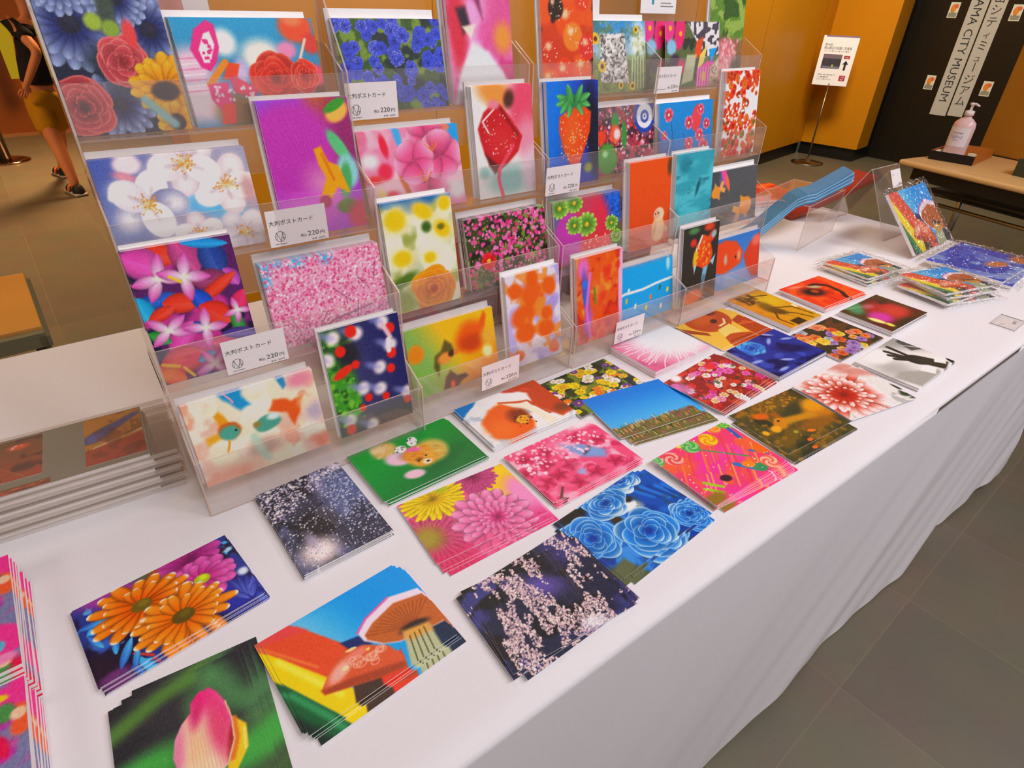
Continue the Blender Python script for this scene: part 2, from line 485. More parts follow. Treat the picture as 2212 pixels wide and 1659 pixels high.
@design
def lotus():
    c = Cv(0, 0x37353a, 170, 5); c.nz(0x4e7a48, 2, .5, .75, .8).nz(0x2c2c30, 3, .55, .7)
    c.ln([(-.1, .22), (.25, .07), (.42, .04)], .05, 0x5a8a3c, .9, .8).ln([(.55, .1), (.62, .3), (.75, .42)], .08, 0x5a9a5c, .9, .7)
    c.el(.05, .5, .3, .12, 0x48a048, -12, .5).el(.14, .64, .26, .12, 0x3c8c3c, 0, .6).el(.68, .66, .26, .11, 0x48a048, -10, .6).el(.5, .9, .5, .15, 0x47603c, 0, .6)
    c.po([(.21, .52), (.28, .58), (.45, .72), (.46, .9), (.3, .95), (.2, .8)], 0xe0c040, .012).ln([(.21, .52), (.3, .6), (.44, .72)], .012, 0xe08a30, .7)
    c.po([(.585, .42), (.635, .5), (.615, .63), (.52, .74), (.45, .76), (.535, .62), (.565, .5)], 0xf0c42c, .007).ln([(.585, .43), (.575, .55), (.53, .65)], .014, 0xd87c2c, .8).ln([(.62, .52), (.6, .63)], .008, 0xf8e070, .8)
    bud = [(.43, .175), (.455, .16), (.48, .168), (.5, .158), (.54, .22), (.565, .3), (.575, .42), (.56, .55), (.5, .67), (.42, .71), (.33, .68), (.275, .58), (.262, .48), (.285, .38), (.33, .31), (.385, .265), (.395, .21)]
    m_ = c.pm(bud, .006)
    pic = c.c.copy()
    c.put(m_, 0xf0a8bc); c.el(.38, .52, .07, .22, 0xf4cc94, 4, .9, .95).el(.4, .64, .12, .08, 0xf4dcb0, 0, .8, .9)
    c.el(.46, .2, .1, .09, 0xe42c7c, -10, .8).el(.53, .33, .05, .16, 0xe24884, -12, .8).el(.5, .46, .045, .16, 0xd84068, -4, .8, .9).el(.285, .47, .03, .14, 0xe080a4, 12, .8, .9).el(.545, .54, .018, .1, 0xa83038, 18, .7).el(.41, .29, .03, .08, 0xd03470, 15, .8)
    for k in range(12): c.ln([(.34 + .018 * k, .66), (.37 + .014 * k, .3)], .003, 0xd87898, .8, .35)
    c.c = pic * (1 - m_[..., None]) + c.c * m_[..., None]
    c.ln(bud[5:9], .004, 0xf4c0a0, .7)
    return c.done()
@design
def mushroom():
    c = Cv(1, 0x0c9ae0, 132, 7); c.grad(0x70c4ec, 0x0894e0, 1, -.3, .2, .9)
    c.po([(0, 0), (.3, -.02), (.4, .14), (.56, .41), (.62, .54), (.3, .7), (0, .12)], 0xd8502c).po([(0, 0), (.3, -.02), (.38, .1), (.1, .04)], 0xd84a4a, .03).ln([(0, .05), (.3, .5)], .012, 0xe8763c, .9)
    c.po([(-.02, .06), (.3, .6), (.46, .89), (.41, 1.02), (.27, 1.02), (-.02, .42)], 0xf8cc10).ln([(.05, .24), (.35, .85)], .03, 0xfce24c, .9)
    c.po([(-.02, .41), (.27, 1.01), (-.02, 1.01)], 0x1c5a34).ln([(.02, .6), (.2, .98)], .03, 0x3c9a60, .9, .8).po([(-.02, .8), (.1, 1.01), (-.02, 1.01)], 0x1c2c28, .04)
    c.po([(.55, .41), (.72, .45), (.78, .6), (.6, .56)], 0x1c2c66).po([(1.2, .76), (1.43, .78), (1.43, 1.01), (1.2, 1.01)], 0x182a44).po([(.6, .9), (.95, .8), (.9, 1.02), (.6, 1.02)], 0xd8402c)
    c.po([(1.43, .34), (1.13, .25), (.85, .33), (.72, .42), (.73, .53), (.85, .66), (.98, .74), (1.2, .78), (1.43, .81)], 0xf0dcec)
    c.po([(1.43, .42), (1.14, .34), (.88, .41), (.76, .48), (.76, .54), (.86, .66), (.98, .73), (1.2, .78), (1.43, .8)], 0xb8622c)
    for k in range(16):
        a = k / 15; c.ln([(1.16, .68), (.78 + .65 * a, .5 - .1 * sin(a * 3))], .004, 0x7a3c1c, .8, .7)
    c.ln([(1.13, .25), (.85, .33), (.72, .42)], .012, 0xd868a8, .8).el(1.17, .68, .14, .05, 0x2c2420, 8, .4)
    c.po([(1.05, .68), (1.29, .74), (1.26, 1.02), (.93, 1.02)], 0xb8bc94, .02).po([(1.05, .66), (1.29, .72), (1.28, .82), (1.04, .78)], 0xd8a04c, .03)
    for k in range(4): c.ln([(1.08 + .05 * k, .74), (1.0 + .06 * k, 1.02)], .006, 0x4c5038, .8)
    c.po([(.46, .84), (.68, .92), (.66, 1.02), (.4, 1.02)], 0x44342c).po([(.23, .72), (.4, .57), (.53, .515), (.7, .55), (.88, .7), (.94, .88), (.9, .98), (.66, .92), (.24, .77)], 0xd05a34)
    c.el(.43, .66, .13, .06, 0xeca898, -25, .5).el(.62, .6, .1, .04, 0xe88070, 0, .5).po([(.23, .72), (.5, .78), (.92, .92), (.9, .98), (.66, .92), (.24, .77)], 0xa04428, .02)
    for k in range(20):
        x = c.r.uniform(.38, .84); y = .6 + .22 * (x - .35) + c.r.uniform(-.03, .09); r = c.r.uniform(.02, .05)
        c.put(np.exp(-((c.E(x, y, r, r * .7) - 1) / .18) ** 2), 0xf2b8a0, .75)
    c.el(.48, .66, .03, .02, 0xf4d8a0).el(.72, .62, .02, .015, 0xf4c860).el(.6, .53, .05, .015, 0xf0d090, 10)
    return c.done()
def blossoms(c, n, cols, xr=None, yr=None, r0=.008, r1=.02, fn=None):
    return c.dots(n, cols, r0, r1, xr, yr, .35, .95, .8, fn)
@design
def snowy_path():
    c = Cv(0, 0x3a3a4a, 170, 11); c.nz(0x565878, 4, .45, .7).nz(0x26242c, 5, .5, .62)
    c.el(.6, .3, .16, .3, 0x5a648c, 10, .8).el(.47, .12, .05, .2, 0x807ca0, 10, .7).el(.27, .6, .15, .16, 0x2a2628, 0, .5)
    c.el(.18, .86, .13, .12, 0xf0e0e0, 0, .7).el(.17, .73, .04, .1, 0xb4a8bc, 0, .7, .7).el(.7, .02, .1, .06, 0xcfc4d8, 0, .7)
    for k in range(14): c.ln([(.3 + .006 * k, .45 + .02 * k), (.4 + .006 * k, .42 + .02 * k)], .003, 0x9a9aac, .8, .6)
    f = lambda x, y: (y < .42 - x * .5) or (.0 < y < .1)
    blossoms(c, 900, [0xe0d4e0, 0xc8bcd0, 0xf0e8e8, 0x8c84a0, 0x3a3444], None, (0, .5), .006, .014, f)
    blossoms(c, 700, [0xd8d4e4, 0x9a9cb8, 0x70708c, 0xf4f0f4], None, None, .003, .008)
    blossoms(c, 260, [0x8890b4, 0xb8bcd4], (.45, .7), (.1, .8), .004, .012)
    return c.done(.05)
@design
def dog():
    c = Cv(1, 0x1c8c34, 120, 13); c.grad(0x1f9438, 0x186c30, .4, 1, .2, 1.5).el(.95, .75, .35, .12, 0x10582a, -20, .8, .7)
    c.el(.42, .16, .17, .15, 0xd8b46c, -30, .35).el(.36, .1, .1, .08, 0xe8d0a0, 0, .5).el(.5, .42, .18, .13, 0xeac0d4, 25, .3).el(.6, .4, .1, .1, 0xa8a8c8, 20, .5)
    c.el(.92, .5, .2, .22, 0xd8b45c, 20, .4).el(1.0, .52, .12, .16, 0xc8b060, 20, .5).el(.52, .78, .13, .08, 0xe8c0d0, 15, .3)
    c.el(.75, .52, .2, .22, 0xe0a040, 0, .25).el(.7, .44, .16, .1, 0xd8801c, 0, .6).el(.74, .36, .1, .05, 0xec6cb0, 20, .4)
    c.el(.8, .2, .07, .1, 0xf0ece4, 25, .12).el(.6, .26, .08, .07, 0xf0ece4, -10, .12).dots(9, [0x2c2c30], .008, .013, (.54, .66), (.21, .31)).dots(9, [0x2c2c30], .008, .013, (.75, .85), (.12, .28))
    c.dots(160, [0xd8a850, 0xc88828, 0xe8c880, 0xb87820], .02, .045, (.6, 1.05), (.34, .7), .4, .5, .25, lambda x, y: ((x - .82) / .24) ** 2 + ((y - .52) / .2) ** 2 < 1, 35).dots(50, [0xe8d0a0, 0xd0a860], .02, .04, (.28, .5), (.02, .28), .4, .6, .25, None, -30)
    c.el(.7, .57, .05, .03, 0x8a5c20, 0, .5).el(.68, .6, .018, .014, 0x241c14).el(.81, .55, .018, .014, 0x241c14).el(.77, .66, .06, .05, 0xe8d8b8, 0, .4).el(.78, .66, .025, .018, 0x1c1a1c)
    return c.done()
@design
def dahlias():
    c = Cv(1, 0xd84c8c, 132, 17); c.nz(0xe884b4, 3, .45, .7).nz(0xb83868, 6, .6, .75)
    c.el(1.22, .25, .26, .34, 0xf2c414, 20, .3).el(1.38, .55, .2, .3, 0xe890c0, 0, .5)
    c.daisy(.98, .02, .34, 26, 0xa83468, 0xc8548c, None, lay=3).daisy(.12, .66, .44, 30, 0xc0446c, 0xd85c88, None, lay=3, edge=.6).el(.08, .64, .16, .17, 0xa09038, 0, .7)
    c.daisy(.4, .12, .44, 26, 0xe2b80c, 0xf4d828, None, lay=3, sq=.8, edge=.6).el(.55, .02, .08, .06, 0xa8b428, 0, .6)
    c.daisy(.84, .74, .5, 15, 0xe04c90, 0xf4a4cc, None, lay=4, edge=.8).daisy(.9, .76, .18, 12, 0xd83c84, 0xf490c0, None, lay=2, edge=.7)
    c.shade(0xd81c50, .55, -.1, 1, .75, 1.05)
    return c.done()
@design
def pink_cherry():
    c = Cv(1, 0xe0507c, 128, 19); c.nz(0xf4a8c0, 4, .45, .65).nz(0xc83060, 5, .6, .75)
    c.po([(.74, .18), (.84, .3), (.98, .34), (1.1, .5), (1.2, .62), (1.1, .74), (.98, .66), (.86, .58), (.78, .4)], 0x7c9cd0, .05).el(.64, .8, .06, .08, 0x8aa8d8, 30, .5).el(.98, .5, .03, .1, 0x585468, 60, .6)
    for x, y in [(.5, .24), (1.03, .2), (.06, .42), (.62, .6), (.36, .66), (.34, .42), (.52, .9), (.15, .7), (.8, .88), (1.25, .4), (.2, .2), (1.15, .86)]:
        c.daisy(x, y, .15, 5, 0xd83060, 0xf06490, 0xa81c48, .16, .85, edge=.4, dark=.3)
    c.dots(120, [0xfce4ec, 0xf8c4d4], .012, .03, None, (0, .55), .4, .8).el(1.3, .03, .2, .08, 0xf8dce4, 0, .7)
    c.ln([(.26, .86), (.1, 1.02)], .016, 0x6a3c38).nz(0xf090b0, 3, .6, .75, .5)
    return c.done()
@design
def blue_roses():
    c = Cv(1, 0x1c64c0, 150, 23); c.nz(0x0c3c94, 4, .5, .65).nz(0x4c9ce4, 5, .6, .75, .7)
    c.po([(1.0, .08), (1.42, .05), (1.42, .7), (1.15, .6), (.98, .4)], 0x0e4ca8, .05)
    for k in range(5): c.ln([(1.05 + .08 * k, .12 + .05 * k), (1.2 + .07 * k, .42 + .06 * k)], .03, [0x2a80dc, 0x0a3888][k % 2], .9, .8)
    c.el(.86, .36, .14, .1, 0xe4ecf8, 30, .4).el(.2, .03, .2, .14, 0x1a1814, 0, .3).el(.56, .4, .07, .1, 0x342c20, 0, .4).el(.92, .26, .06, .05, 0x201c18, 0, .4)
    c.po([(-.02, .85), (.2, .82), (.24, 1.02), (-.02, 1.02)], 0x5c6444, .03).nz(0x3c4430, 12, .6, .7, .4)
    R_ = lambda x, y, r, a, q=.85: c.rose(x, y, r, 0x083898, 0x2080d8, 0xd8eefc, q, a, 5, .1)
    R_(1.1, .0, .26, 30, .6); R_(.66, .14, .3, 60, .7); R_(1.3, .86, .24, 10); R_(.14, .42, .33, 100, .95); R_(.72, .74, .38, 0)
    return c.done()
@design
def candy():
    c = Cv(1, 0xee4470, 132, 29); c.nz(0xf06a34, 4, .5, .65, .8).nz(0xf83ca0, 3, .55, .7, .8)
    c.el(.95, .5, .22, .16, 0xfa48a0, 0, .5).el(.52, .52, .24, .16, 0xf83c98, 0, .5)
    for k in range(26):
        x = c.r.uniform(0, 1.4); y = c.r.uniform(.1, .9)
        c.ln([(x, y), (x - .25, y + .3)], .012, [0xf08040, 0xd84030, 0xf8a860, 0xe86048][k % 4], .6, .8)
    c.ln([(1.38, .12), (1.34, .35)], .03, 0x2464b0).ln([(.82, .66), (1.0, .9)], .035, 0x2c74c0).ln([(1.22, .6), (1.36, .76)], .022, 0x2c6cb8).ln([(.2, .66), (.34, .84)], .022, 0x98c424).ln([(.12, .74), (.26, .9)], .022, 0x98c424).ln([(.66, .2), (1.1, .66)], .014, 0x4c8c50)
    c.el(.5, .76, .08, .06, 0x3c2430, 20).el(1.04, .88, .1, .08, 0x3c8c5c, 30).el(.96, .76, .09, .06, 0xf08424, 30).el(1.36, .66, .1, .1, 0xf06820, 0, .4).el(.1, .92, .16, .09, 0x8c7028, 0, .5).el(.55, -.01, .1, .08, 0xf4d828, 0, .3)
    def lol(x, y, r, a, b):
        dx = c.X - x; dy = c.Y - y; rr = np.hypot(dx, dy) / r; th = np.arctan2(dy, dx)
        ins = 1 - sst(.92, 1.04, rr); t = sst(-.3, .3, np.sin(3 * th + rr * 9))
        c.put(ins, a); c.put(ins * t, b)
    lol(.24, .14, .13, 0xf8a8a0, 0xd84848); lol(.62, .1, .13, 0x48a050, 0x88c878); lol(.94, .14, .13, 0xf8c828, 0xf09018); lol(1.2, .0, .12, 0xf8a850, 0xf07828); lol(1.38, .02, .1, 0x90c848, 0x50a048); lol(1.24, .88, .12, 0xf06850, 0xf8b8a0); lol(.02, .06, .1, 0x58a058, 0x90c888)
    c.dots(60, [0xfce8d8, 0xf8c8a8], .005, .012)
    return c.done()
@design
def deer():
    c = Cv(1, 0x4a4628, 120, 31); c.nz(0x6c5420, 5, .45, .65).nz(0x343420, 3, .55, .7)
    c.nz(0xa87424, 12, .6, .7, .6).el(.9, .12, .4, .2, 0x7c5a24, 0, .8, .7).dots(90, [0xc08828, 0x94621c, 0x5c4820], .01, .03, (.5, 1.3), (0, .3), .5, .8)
    c.el(.95, .4, .3, .12, 0x3e3e28, -10, .5)
    c.el(1.25, .6, .34, .2, 0xb8741c, -20, .35).el(1.32, .45, .2, .14, 0xd8941c, 0, .5).ln([(.62, .5), (.85, .55), (1.1, .6)], .07, 0xc08420, .6).el(1.0, .76, .35, .1, 0x8a5a20, 8, .6)
    c.el(.5, .5, .15, .1, 0xc88020, -35, .3).el(.33, .56, .09, .07, 0xe0a028, -20, .3).el(.38, .25, .13, .07, 0xd0601c, 20, .35).el(.6, .34, .08, .04, 0x9a5820, 60, .4).el(.52, .45, .025, .02, 0x2c2010)
    c.ln([(.45, .2), (.62, .05)], .01, 0xa06820).ln([(.5, .24), (.7, .14)], .01, 0xa06820)
    c.el(.74, .83, .07, .03, 0xe07424, 20).el(.54, .95, .05, .03, 0xd86a24, 0).el(.52, .74, .04, .03, 0x9a9830, 0).el(.12, .55, .05, .05, 0xe0a828, 30, .3)
    return c.done()
@design
def sky_field():
    c = Cv(1, 0x1a86dc, 110, 37); c.grad(0x1478d4, 0x50b0ec, 0, 1, 0, .9)
    f = np.abs(c.vn(60, 3, 1) - .5) * .12
    c.put(sst(.0, .02, c.Y - .8 + f), 0x6a6434)
    for k in range(160):
        x = c.r.uniform(0, 1.42); y = c.r.uniform(.8, .98); c.ln([(x, y - c.r.uniform(.03, .09)), (x, y)], .006, [0xb45c70, 0xc89850, 0x5c7c34, 0x8a3c50, 0xd8c078, 0x3c4424][k % 6], .6)
    return c.done()
@design
def orange_poppy():
    c = Cv(1, 0xe8e8ec, 120, 41); c.nz(0xb8c4d4, 5, .45, .62).nz(0xf8f4f4, 4, .5, .6)
    c.warp(.03, 5)
    c.po([(-.1, -.1), (.36, 0), (.28, .08), (.02, .24), (-.1, .2)], 0x1878c0, .02).po([(.9, -.02), (1.5, .0), (1.5, .95), (1.2, .98), (1.0, .5), (1.12, .25)], 0xb84820, .03).el(1.34, .8, .14, .1, 0x7a4020, 20, .6)
    c.po([(.6, .18), (.92, .34), (1.02, .7), (1.1, 1.0), (.95, 1.02), (.88, .6), (.7, .36), (.52, .27)], 0xf6e6d0, .02).ln([(.62, .24), (.98, .4), (1.1, .8)], .02, 0xc05020)
    c.po([(.4, .28), (.62, .26), (.82, .55), (.8, .85), (.7, .98), (.34, 1.05), (.1, .85), (.14, .5)], 0xdc6018, .04).el(.3, .75, .2, .2, 0xe8762c, 0, .7, .7)
    c.el(.68, .62, .14, .16, 0x7a3414, 0, .6).daisy(.68, .72, .1, 12, 0xf0a020, 0xf8c850, 0xe89018, .3, 1).dots(14, [0x281810], .01, .016, (.55, .82), (.55, .9))
    c.el(.92, .05, .12, .05, 0xc04c3c, 30, .5).el(1.15, .15, .08, .04, 0xd05038, 40, .5)
    return c.done()
def flowerbed(c, n, cols, r, cen, pet=7, dark=0x2c3418, yr=(0, 1), lay=1):
    for k in range(n):
        x = c.r.uniform(0, c.a); y = c.r.uniform(*yr); b = cols[c.r.randint(len(cols))]
        c.daisy(x, y, r * c.r.uniform(.6, 1.15), pet, b, int(''.join('%02x' % min(255, int(v * 255 * 1.12)) for v in hx(b)), 16), cen, .22, .8, edge=.5)
    return c
@design
def flower_field():
    c = Cv(1, 0x344020, 110, 43); c.nz(0x70802c, 10, .5, .6).nz(0x1c2418, 6, .55, .65)
    return flowerbed(c, 75, [0xf0d020, 0xf0d020, 0xf08028, 0xf4f0e4, 0x6c4494, 0xe8b830, 0xf0ecd8], .095, 0xd8a020).done()
@design
def white_anemone():
    c = Cv(1, 0xd8648c, 110, 47); c.nz(0xc04878, 3, .5, .7)
    c.el(1.15, .35, .95, .75, 0xf4dce4, 10, .5).el(1.15, .36, .5, .45, 0xfcf2f2, 0, .6)
    for k in range(44):
        a = 1.5 + k / 44 * 3.6; r0 = .3; r1 = c.r.uniform(.65, 1.2); w = c.r.uniform(-.08, .08)
        P_ = [(1.12 + r * cos(a + w * sin(r * 9)) * 1.05, .36 + r * sin(a + w * sin(r * 9)) * .8) for r in np.linspace(r0, r1, 7)]
        c.ln(P_, .009, 0xfff4f4, .7, .85)
    return c.done()
@design
def magenta_mix():
    c = Cv(1, 0x8c2c28, 110, 53); c.nz(0xb8442c, 8, .5, .65)
    flowerbed(c, 40, [0xd83c34, 0xc03030, 0xd8409c, 0xe868b8], .1, 0xc85030)
    flowerbed(c, 34, [0xf4e4e0, 0xf0c8a0, 0xf8f0ee, 0xe890c0], .08, 0xe0a030)
    c.el(1.0, .18, .12, .09, 0xd83438, 0, .4).nz(0x2c3c18, 9, .68, .75, .7).el(.25, .05, .1, .08, 0xf8f0f0, 0, .5).el(.08, .3, .14, .16, 0xc880b8, 0, .6, .8)
    return c.done()
@design
def blue_rose_close():
    c = Cv(1, 0x26348c, 105, 59); c.nz(0x101850, 4, .5, .65).nz(0x4454b8, 5, .6, .75, .7)
    c.rose(.45, .2, .26, 0x1c3ca0, 0x3068d0, 0x70d4f4, .75, 0, 5, .05)
    for x, y, a in [(.12, .52, 10), (.62, .76, 30), (.92, .22, -30), (1.28, .34, 20), (1.1, .05, 40), (.3, .9, 0)]: c.el(x, y, .12, .035, 0xa8b4e8, a, .5, .85)
    c.el(1.05, .6, .3, .12, 0x141a50, 30, .6)
    return c.done()
@design
def paper_faces():
    c = Cv(1, 0xf0b848, 105, 61)
    c.el(.72, .16, .52, .42, 0xb44c1c, -10, .04).el(.68, .1, .3, .16, 0xc8602c, -10, .5).el(1.0, .0, .12, .08, 0x6c2814, 0, .5).el(.78, .26, .09, .06, 0x401c14, -25, .4).ln([(.72, .44), (.9, .42), (1.02, .3)], .022, 0xf8d89c, .4)
    c.po([(1.1, .42), (1.45, .34), (1.45, 1.02), (1.0, 1.02), (1.05, .7)], 0xa8441c, .01).ln([(1.1, .6), (1.42, .7)], .02, 0xd87038).el(1.25, .6, .1, .05, 0xc85c24, 0, .5)
    c.po([(.55, .52), (.95, .48), (.88, .8), (.3, 1.02), (.45, .75)], 0xf4cc70, .008).po([(.3, .98), (.42, .78), (.62, .74), (.8, .8), (1.0, .9), (1.0, 1.02), (.3, 1.02)], 0xb45020, .01).ln([(.4, .92), (.95, .96)], .012, 0x7c2c14).po([(0, .1), (.3, .5), (.26, .6), (-.02, .3)], 0x9c4420, .01)
    return c.done()
@design
def golden_skeleton():
    c = Cv(0, 0xcc8c28, 130, 67); c.grad(0xd88c20, 0xc8941c, 1, .6, .2, 1.1).el(.5, .3, .2, .2, 0xd8b424, 0, .7).nz(0xb87818, 6, .55, .7, .5)
    c.el(.3, .6, .13, .09, 0x5c4418, 60, .4).el(.28, .45, .1, .16, 0x6c4c1c, 20, .5, .8)
    c.dots(70, [0x584018, 0x745420, 0x3c2c14], .012, .03, (.12, .4), (.05, .3), .5, .8)
    for p in [[(.3, .6), (.48, .8), (.55, .97)], [(.24, .6), (.1, .75), (.12, .95)], [(.34, .5), (.6, .62), (.65, .9)], [(.2, .2), (.4, .12), (.62, .2)], [(.2, .2), (.15, .05)]]: c.ln(p, .014, 0x5c3c14)
    c.po([(.18, .86), (.38, .86), (.38, .99), (.18, .99)], 0x3c2c14, .01).el(.66, .62, .03, .05, 0xf4ecc8, 0, .5)
    return c.done()
@design
def red_eye():
    c = Cv(1, 0xd83c1c, 100, 71); c.nz(0xf05a24, 3, .5, .7).nz(0xb42c18, 5, .6, .75, .6)
    c.el(.5, .45, .3, .22, 0x7c2c1c, 20, .4).el(.52, .46, .2, .14, 0x281c18, 20, .4).el(.58, .45, .09, .08, 0xa84424, 0, .4).el(.78, .3, .16, .07, 0xb8a880, 30, .5)
    c.ln([(.9, .22), (1.1, .4), (1.05, .75), (.9, .95)], .05, 0x3a2218, .6).ln([(.95, .25), (.75, .2)], .035, 0x3a2218, .6).el(.4, .12, .2, .06, 0xf08060, 10, .6)
    return c.done()
@design
def mixed_roses():
    c = Cv(1, 0x3a3424, 105, 73); c.nz(0x5c3c24, 6, .5, .6)
    for k in range(46):
        x = c.r.uniform(0, 1.35); y = c.r.uniform(0, 1)
        if x > 1.0 and y < .45 + .2 * c.r.rand(): continue
        d, m_, l = [(0xb84420, 0xe87838, 0xf8b880), (0xc86828, 0xf0a050, 0xfcd8a0), (0x6c3c8c, 0x9c74b8, 0xd0b8dc), (0xc0503c, 0xe88460, 0xf8c8a8), (0x78889c, 0xa8b4c0, 0xe0e4e8), (0xa83820, 0xd85c30, 0xf09860), (0xd8a020, 0xf0c840, 0xfce890)][c.r.randint(7)]
        c.rose(x, y, c.r.uniform(.08, .14), d, m_, l, .8, c.r.rand() * 90, 3, .06)
    return c.done()
@design
def red_poppy():
    c = Cv(1, 0x4c3c20, 100, 79); c.nz(0x5c2c20, 4, .5, .65).el(.42, .1, .28, .16, 0x508c60, -30, .5).ln([(.2, .02), (.6, .14)], .02, 0x78a880, .9)
    c.el(.82, .5, .42, .36, 0xa83430, 0, .4).el(.95, .6, .3, .2, 0xc04434, 0, .6).el(.42, .58, .24, .2, 0xc8409c, 0, .5).el(.7, .2, .14, .08, 0xb06060, 0, .6).el(1.15, .25, .14, .08, 0x4c3024, 0, .6)
    c.el(.22, .62, .07, .16, 0xf4e890, -10, .35).el(.26, .84, .06, .08, 0xe8d860, 0, .4).el(.66, .98, .3, .12, 0x3c3420, 0, .5)
    return c.done()
@design
def gloved_hand():
    c = Cv(1, 0xe8e4e0, 110, 83); c.shade(0x8c8c88, .8, 1, -1.2, .5, 1.1).el(.3, .5, .3, .25, 0xb8b4b0, 20, .8).el(.5, .14, .3, .2, 0xf4f2f0, 0, .4)
    c.po([(1.3, .1), (1.45, .05), (1.45, .5), (1.2, .4)], 0x50504c, .03).ln([(1.25, .2), (1.42, .42)], .01, 0xdcd8d4).po([(.02, .62), (.3, .6), (.9, .95), (.8, 1.02), (.1, 1.02)], 0xa8a49c, .05)
    for x, y in [(.98, .1), (.78, .14), (.7, .24), (.66, .36)]: c.ln([(x, y), (x * .3 + .65, y * .25 + .46)], .042, 0x34302a, .2)
    c.el(.94, .6, .16, .2, 0x34302a, -35, .12).po([(.86, .66), (1.1, .55), (1.3, .95), (1.0, 1.02)], 0x3c362c, .02).po([(1.1, .8), (1.3, .72), (1.38, .86), (1.2, .95)], 0xf4f0ea, .01).po([(1.36, .9), (1.43, .85), (1.43, 1.02), (1.3, 1.02)], 0x24221e, .01).po([(.6, .78), (.85, .74), (.92, .9), (.7, .98)], 0xf2f0ec, .015)
    return c.done()
@design
def striped_dahlia():
    c = Cv(1, 0xe4e0dc, 120, 89); c.nz(0xb8b4b0, 6, .55, .7)
    c.daisy(.5, .5, .95, 22, 0xc83c26, 0xd85038, None, lay=3, edge=.5, dark=.3, tipw=.5, wid=.85, vary=.3, sq=.8).daisy(.5, .52, .3, 14, 0xb83020, 0xd8503c, 0x7c2418, .16, lay=1, tipw=.3, wid=.8, sq=.8)
    c.el(1.25, .12, .3, .12, 0xc87060, 30, .6, .7).el(1.42, .9, .1, .08, 0x34402c, 0, .4)
    return c.done()
@design
def night_cherry():
    c = Cv(1, 0x20243c, 150, 97); c.nz(0x3c3c78, 3, .5, .7).nz(0x14161c, 4, .55, .65).el(.75, .35, .2, .12, 0x5c4c98, 30, .8).el(1.2, .1, .2, .12, 0x3c3874, 0, .8)
    n1 = c.vn(7, 2, 3); n2 = c.vn(14, 5, 2)
    def f(x, y):
        j = int(min(y, .999) * c.h); i = int(min(x / c.a, .999) * c.w)
        return n1[j, i] * .6 + n2[j, i] * .4 > .485 - .05 * y
    for k in range(10):
        x = c.r.uniform(0, 1.4); c.ln([(x, .0), (x + c.r.uniform(-.15, .1), 1)], .003, 0x4c3c3c)
    blossoms(c, 6500, [0xe8ccc4, 0xd8b4b8, 0xb898a8, 0xf4e4dc, 0x8c7484, 0xdcc0c0], None, (.0, 1), .006, .014, f)
    c.el(.95, .95, .12, .07, 0xf0ecf0, 20, .7, .8)
    return c.done(.03)
# ---- prints standing in the clear racks
@design
def goldfish_cream():
    c = Cv(1, 0xf0dcc0, 110, 101); c.nz(0xf4b4a0, 3, .5, .68).nz(0xfbf0dc, 4, .5, .65, .7).nz(0xe88868, 4, .64, .75, .7)
    c.warp(.025, 5).po([(.36, -.05), (.62, -.05), (.6, .08), (.68, .2), (.56, .24), (.48, .14), (.42, .06)], 0x1c8cc0, .03).ln([(.44, -.02), (.5, .12)], .008, 0xe8a0b0).po([(.98, -.05), (1.1, -.05), (1.1, .1), (1.04, .14)], 0x1c88b8, .02).el(1.25, .08, .14, .1, 0xe0889c, 0, .7).el(1.33, .5, .1, .14, 0xb8a8b8, 0, .8)
    c.el(1.36, .9, .1, .1, 0xe87850, 0, .6).el(.3, .95, .3, .12, 0xf0987c, 0, .8).el(.7, .75, .2, .1, 0xb09080, 0, .8).ln([(.62, .6), (.7, .9)], .05, 0xa8ccb8, .9, .8)
    c.po([(.28, .4), (.28, .2), (.33, .16), (.4, .32)], 0xe89418, .02).po([(.24, .42), (.12, .44), (.12, .54), (.28, .5)], 0xe8a028, .03).el(.38, .42, .13, .1, 0xb8642c, 0, .2).el(.37, .45, .11, .08, 0x4c9c88, 0, .3).el(.44, .44, .015, .015, 0x1c1a1c).ln([(.34, .54), (.3, .66)], .012, 0xe8982c)
    c.po([(.84, .34), (.9, .22), (1.05, .26), (1.1, .3), (1.25, .28), (1.2, .42), (1.08, .6), (1.02, .42)], 0xd8581c, .025).el(1.28, .36, .1, .08, 0xf4d8b0, 0, .7, .7).el(.8, .48, .15, .1, 0x4c9884, -15, .2).el(.88, .42, .06, .04, 0xd8ece0, 0, .6).el(.68, .46, .05, .04, 0x8a8040, 0, .5)
    return c.done()
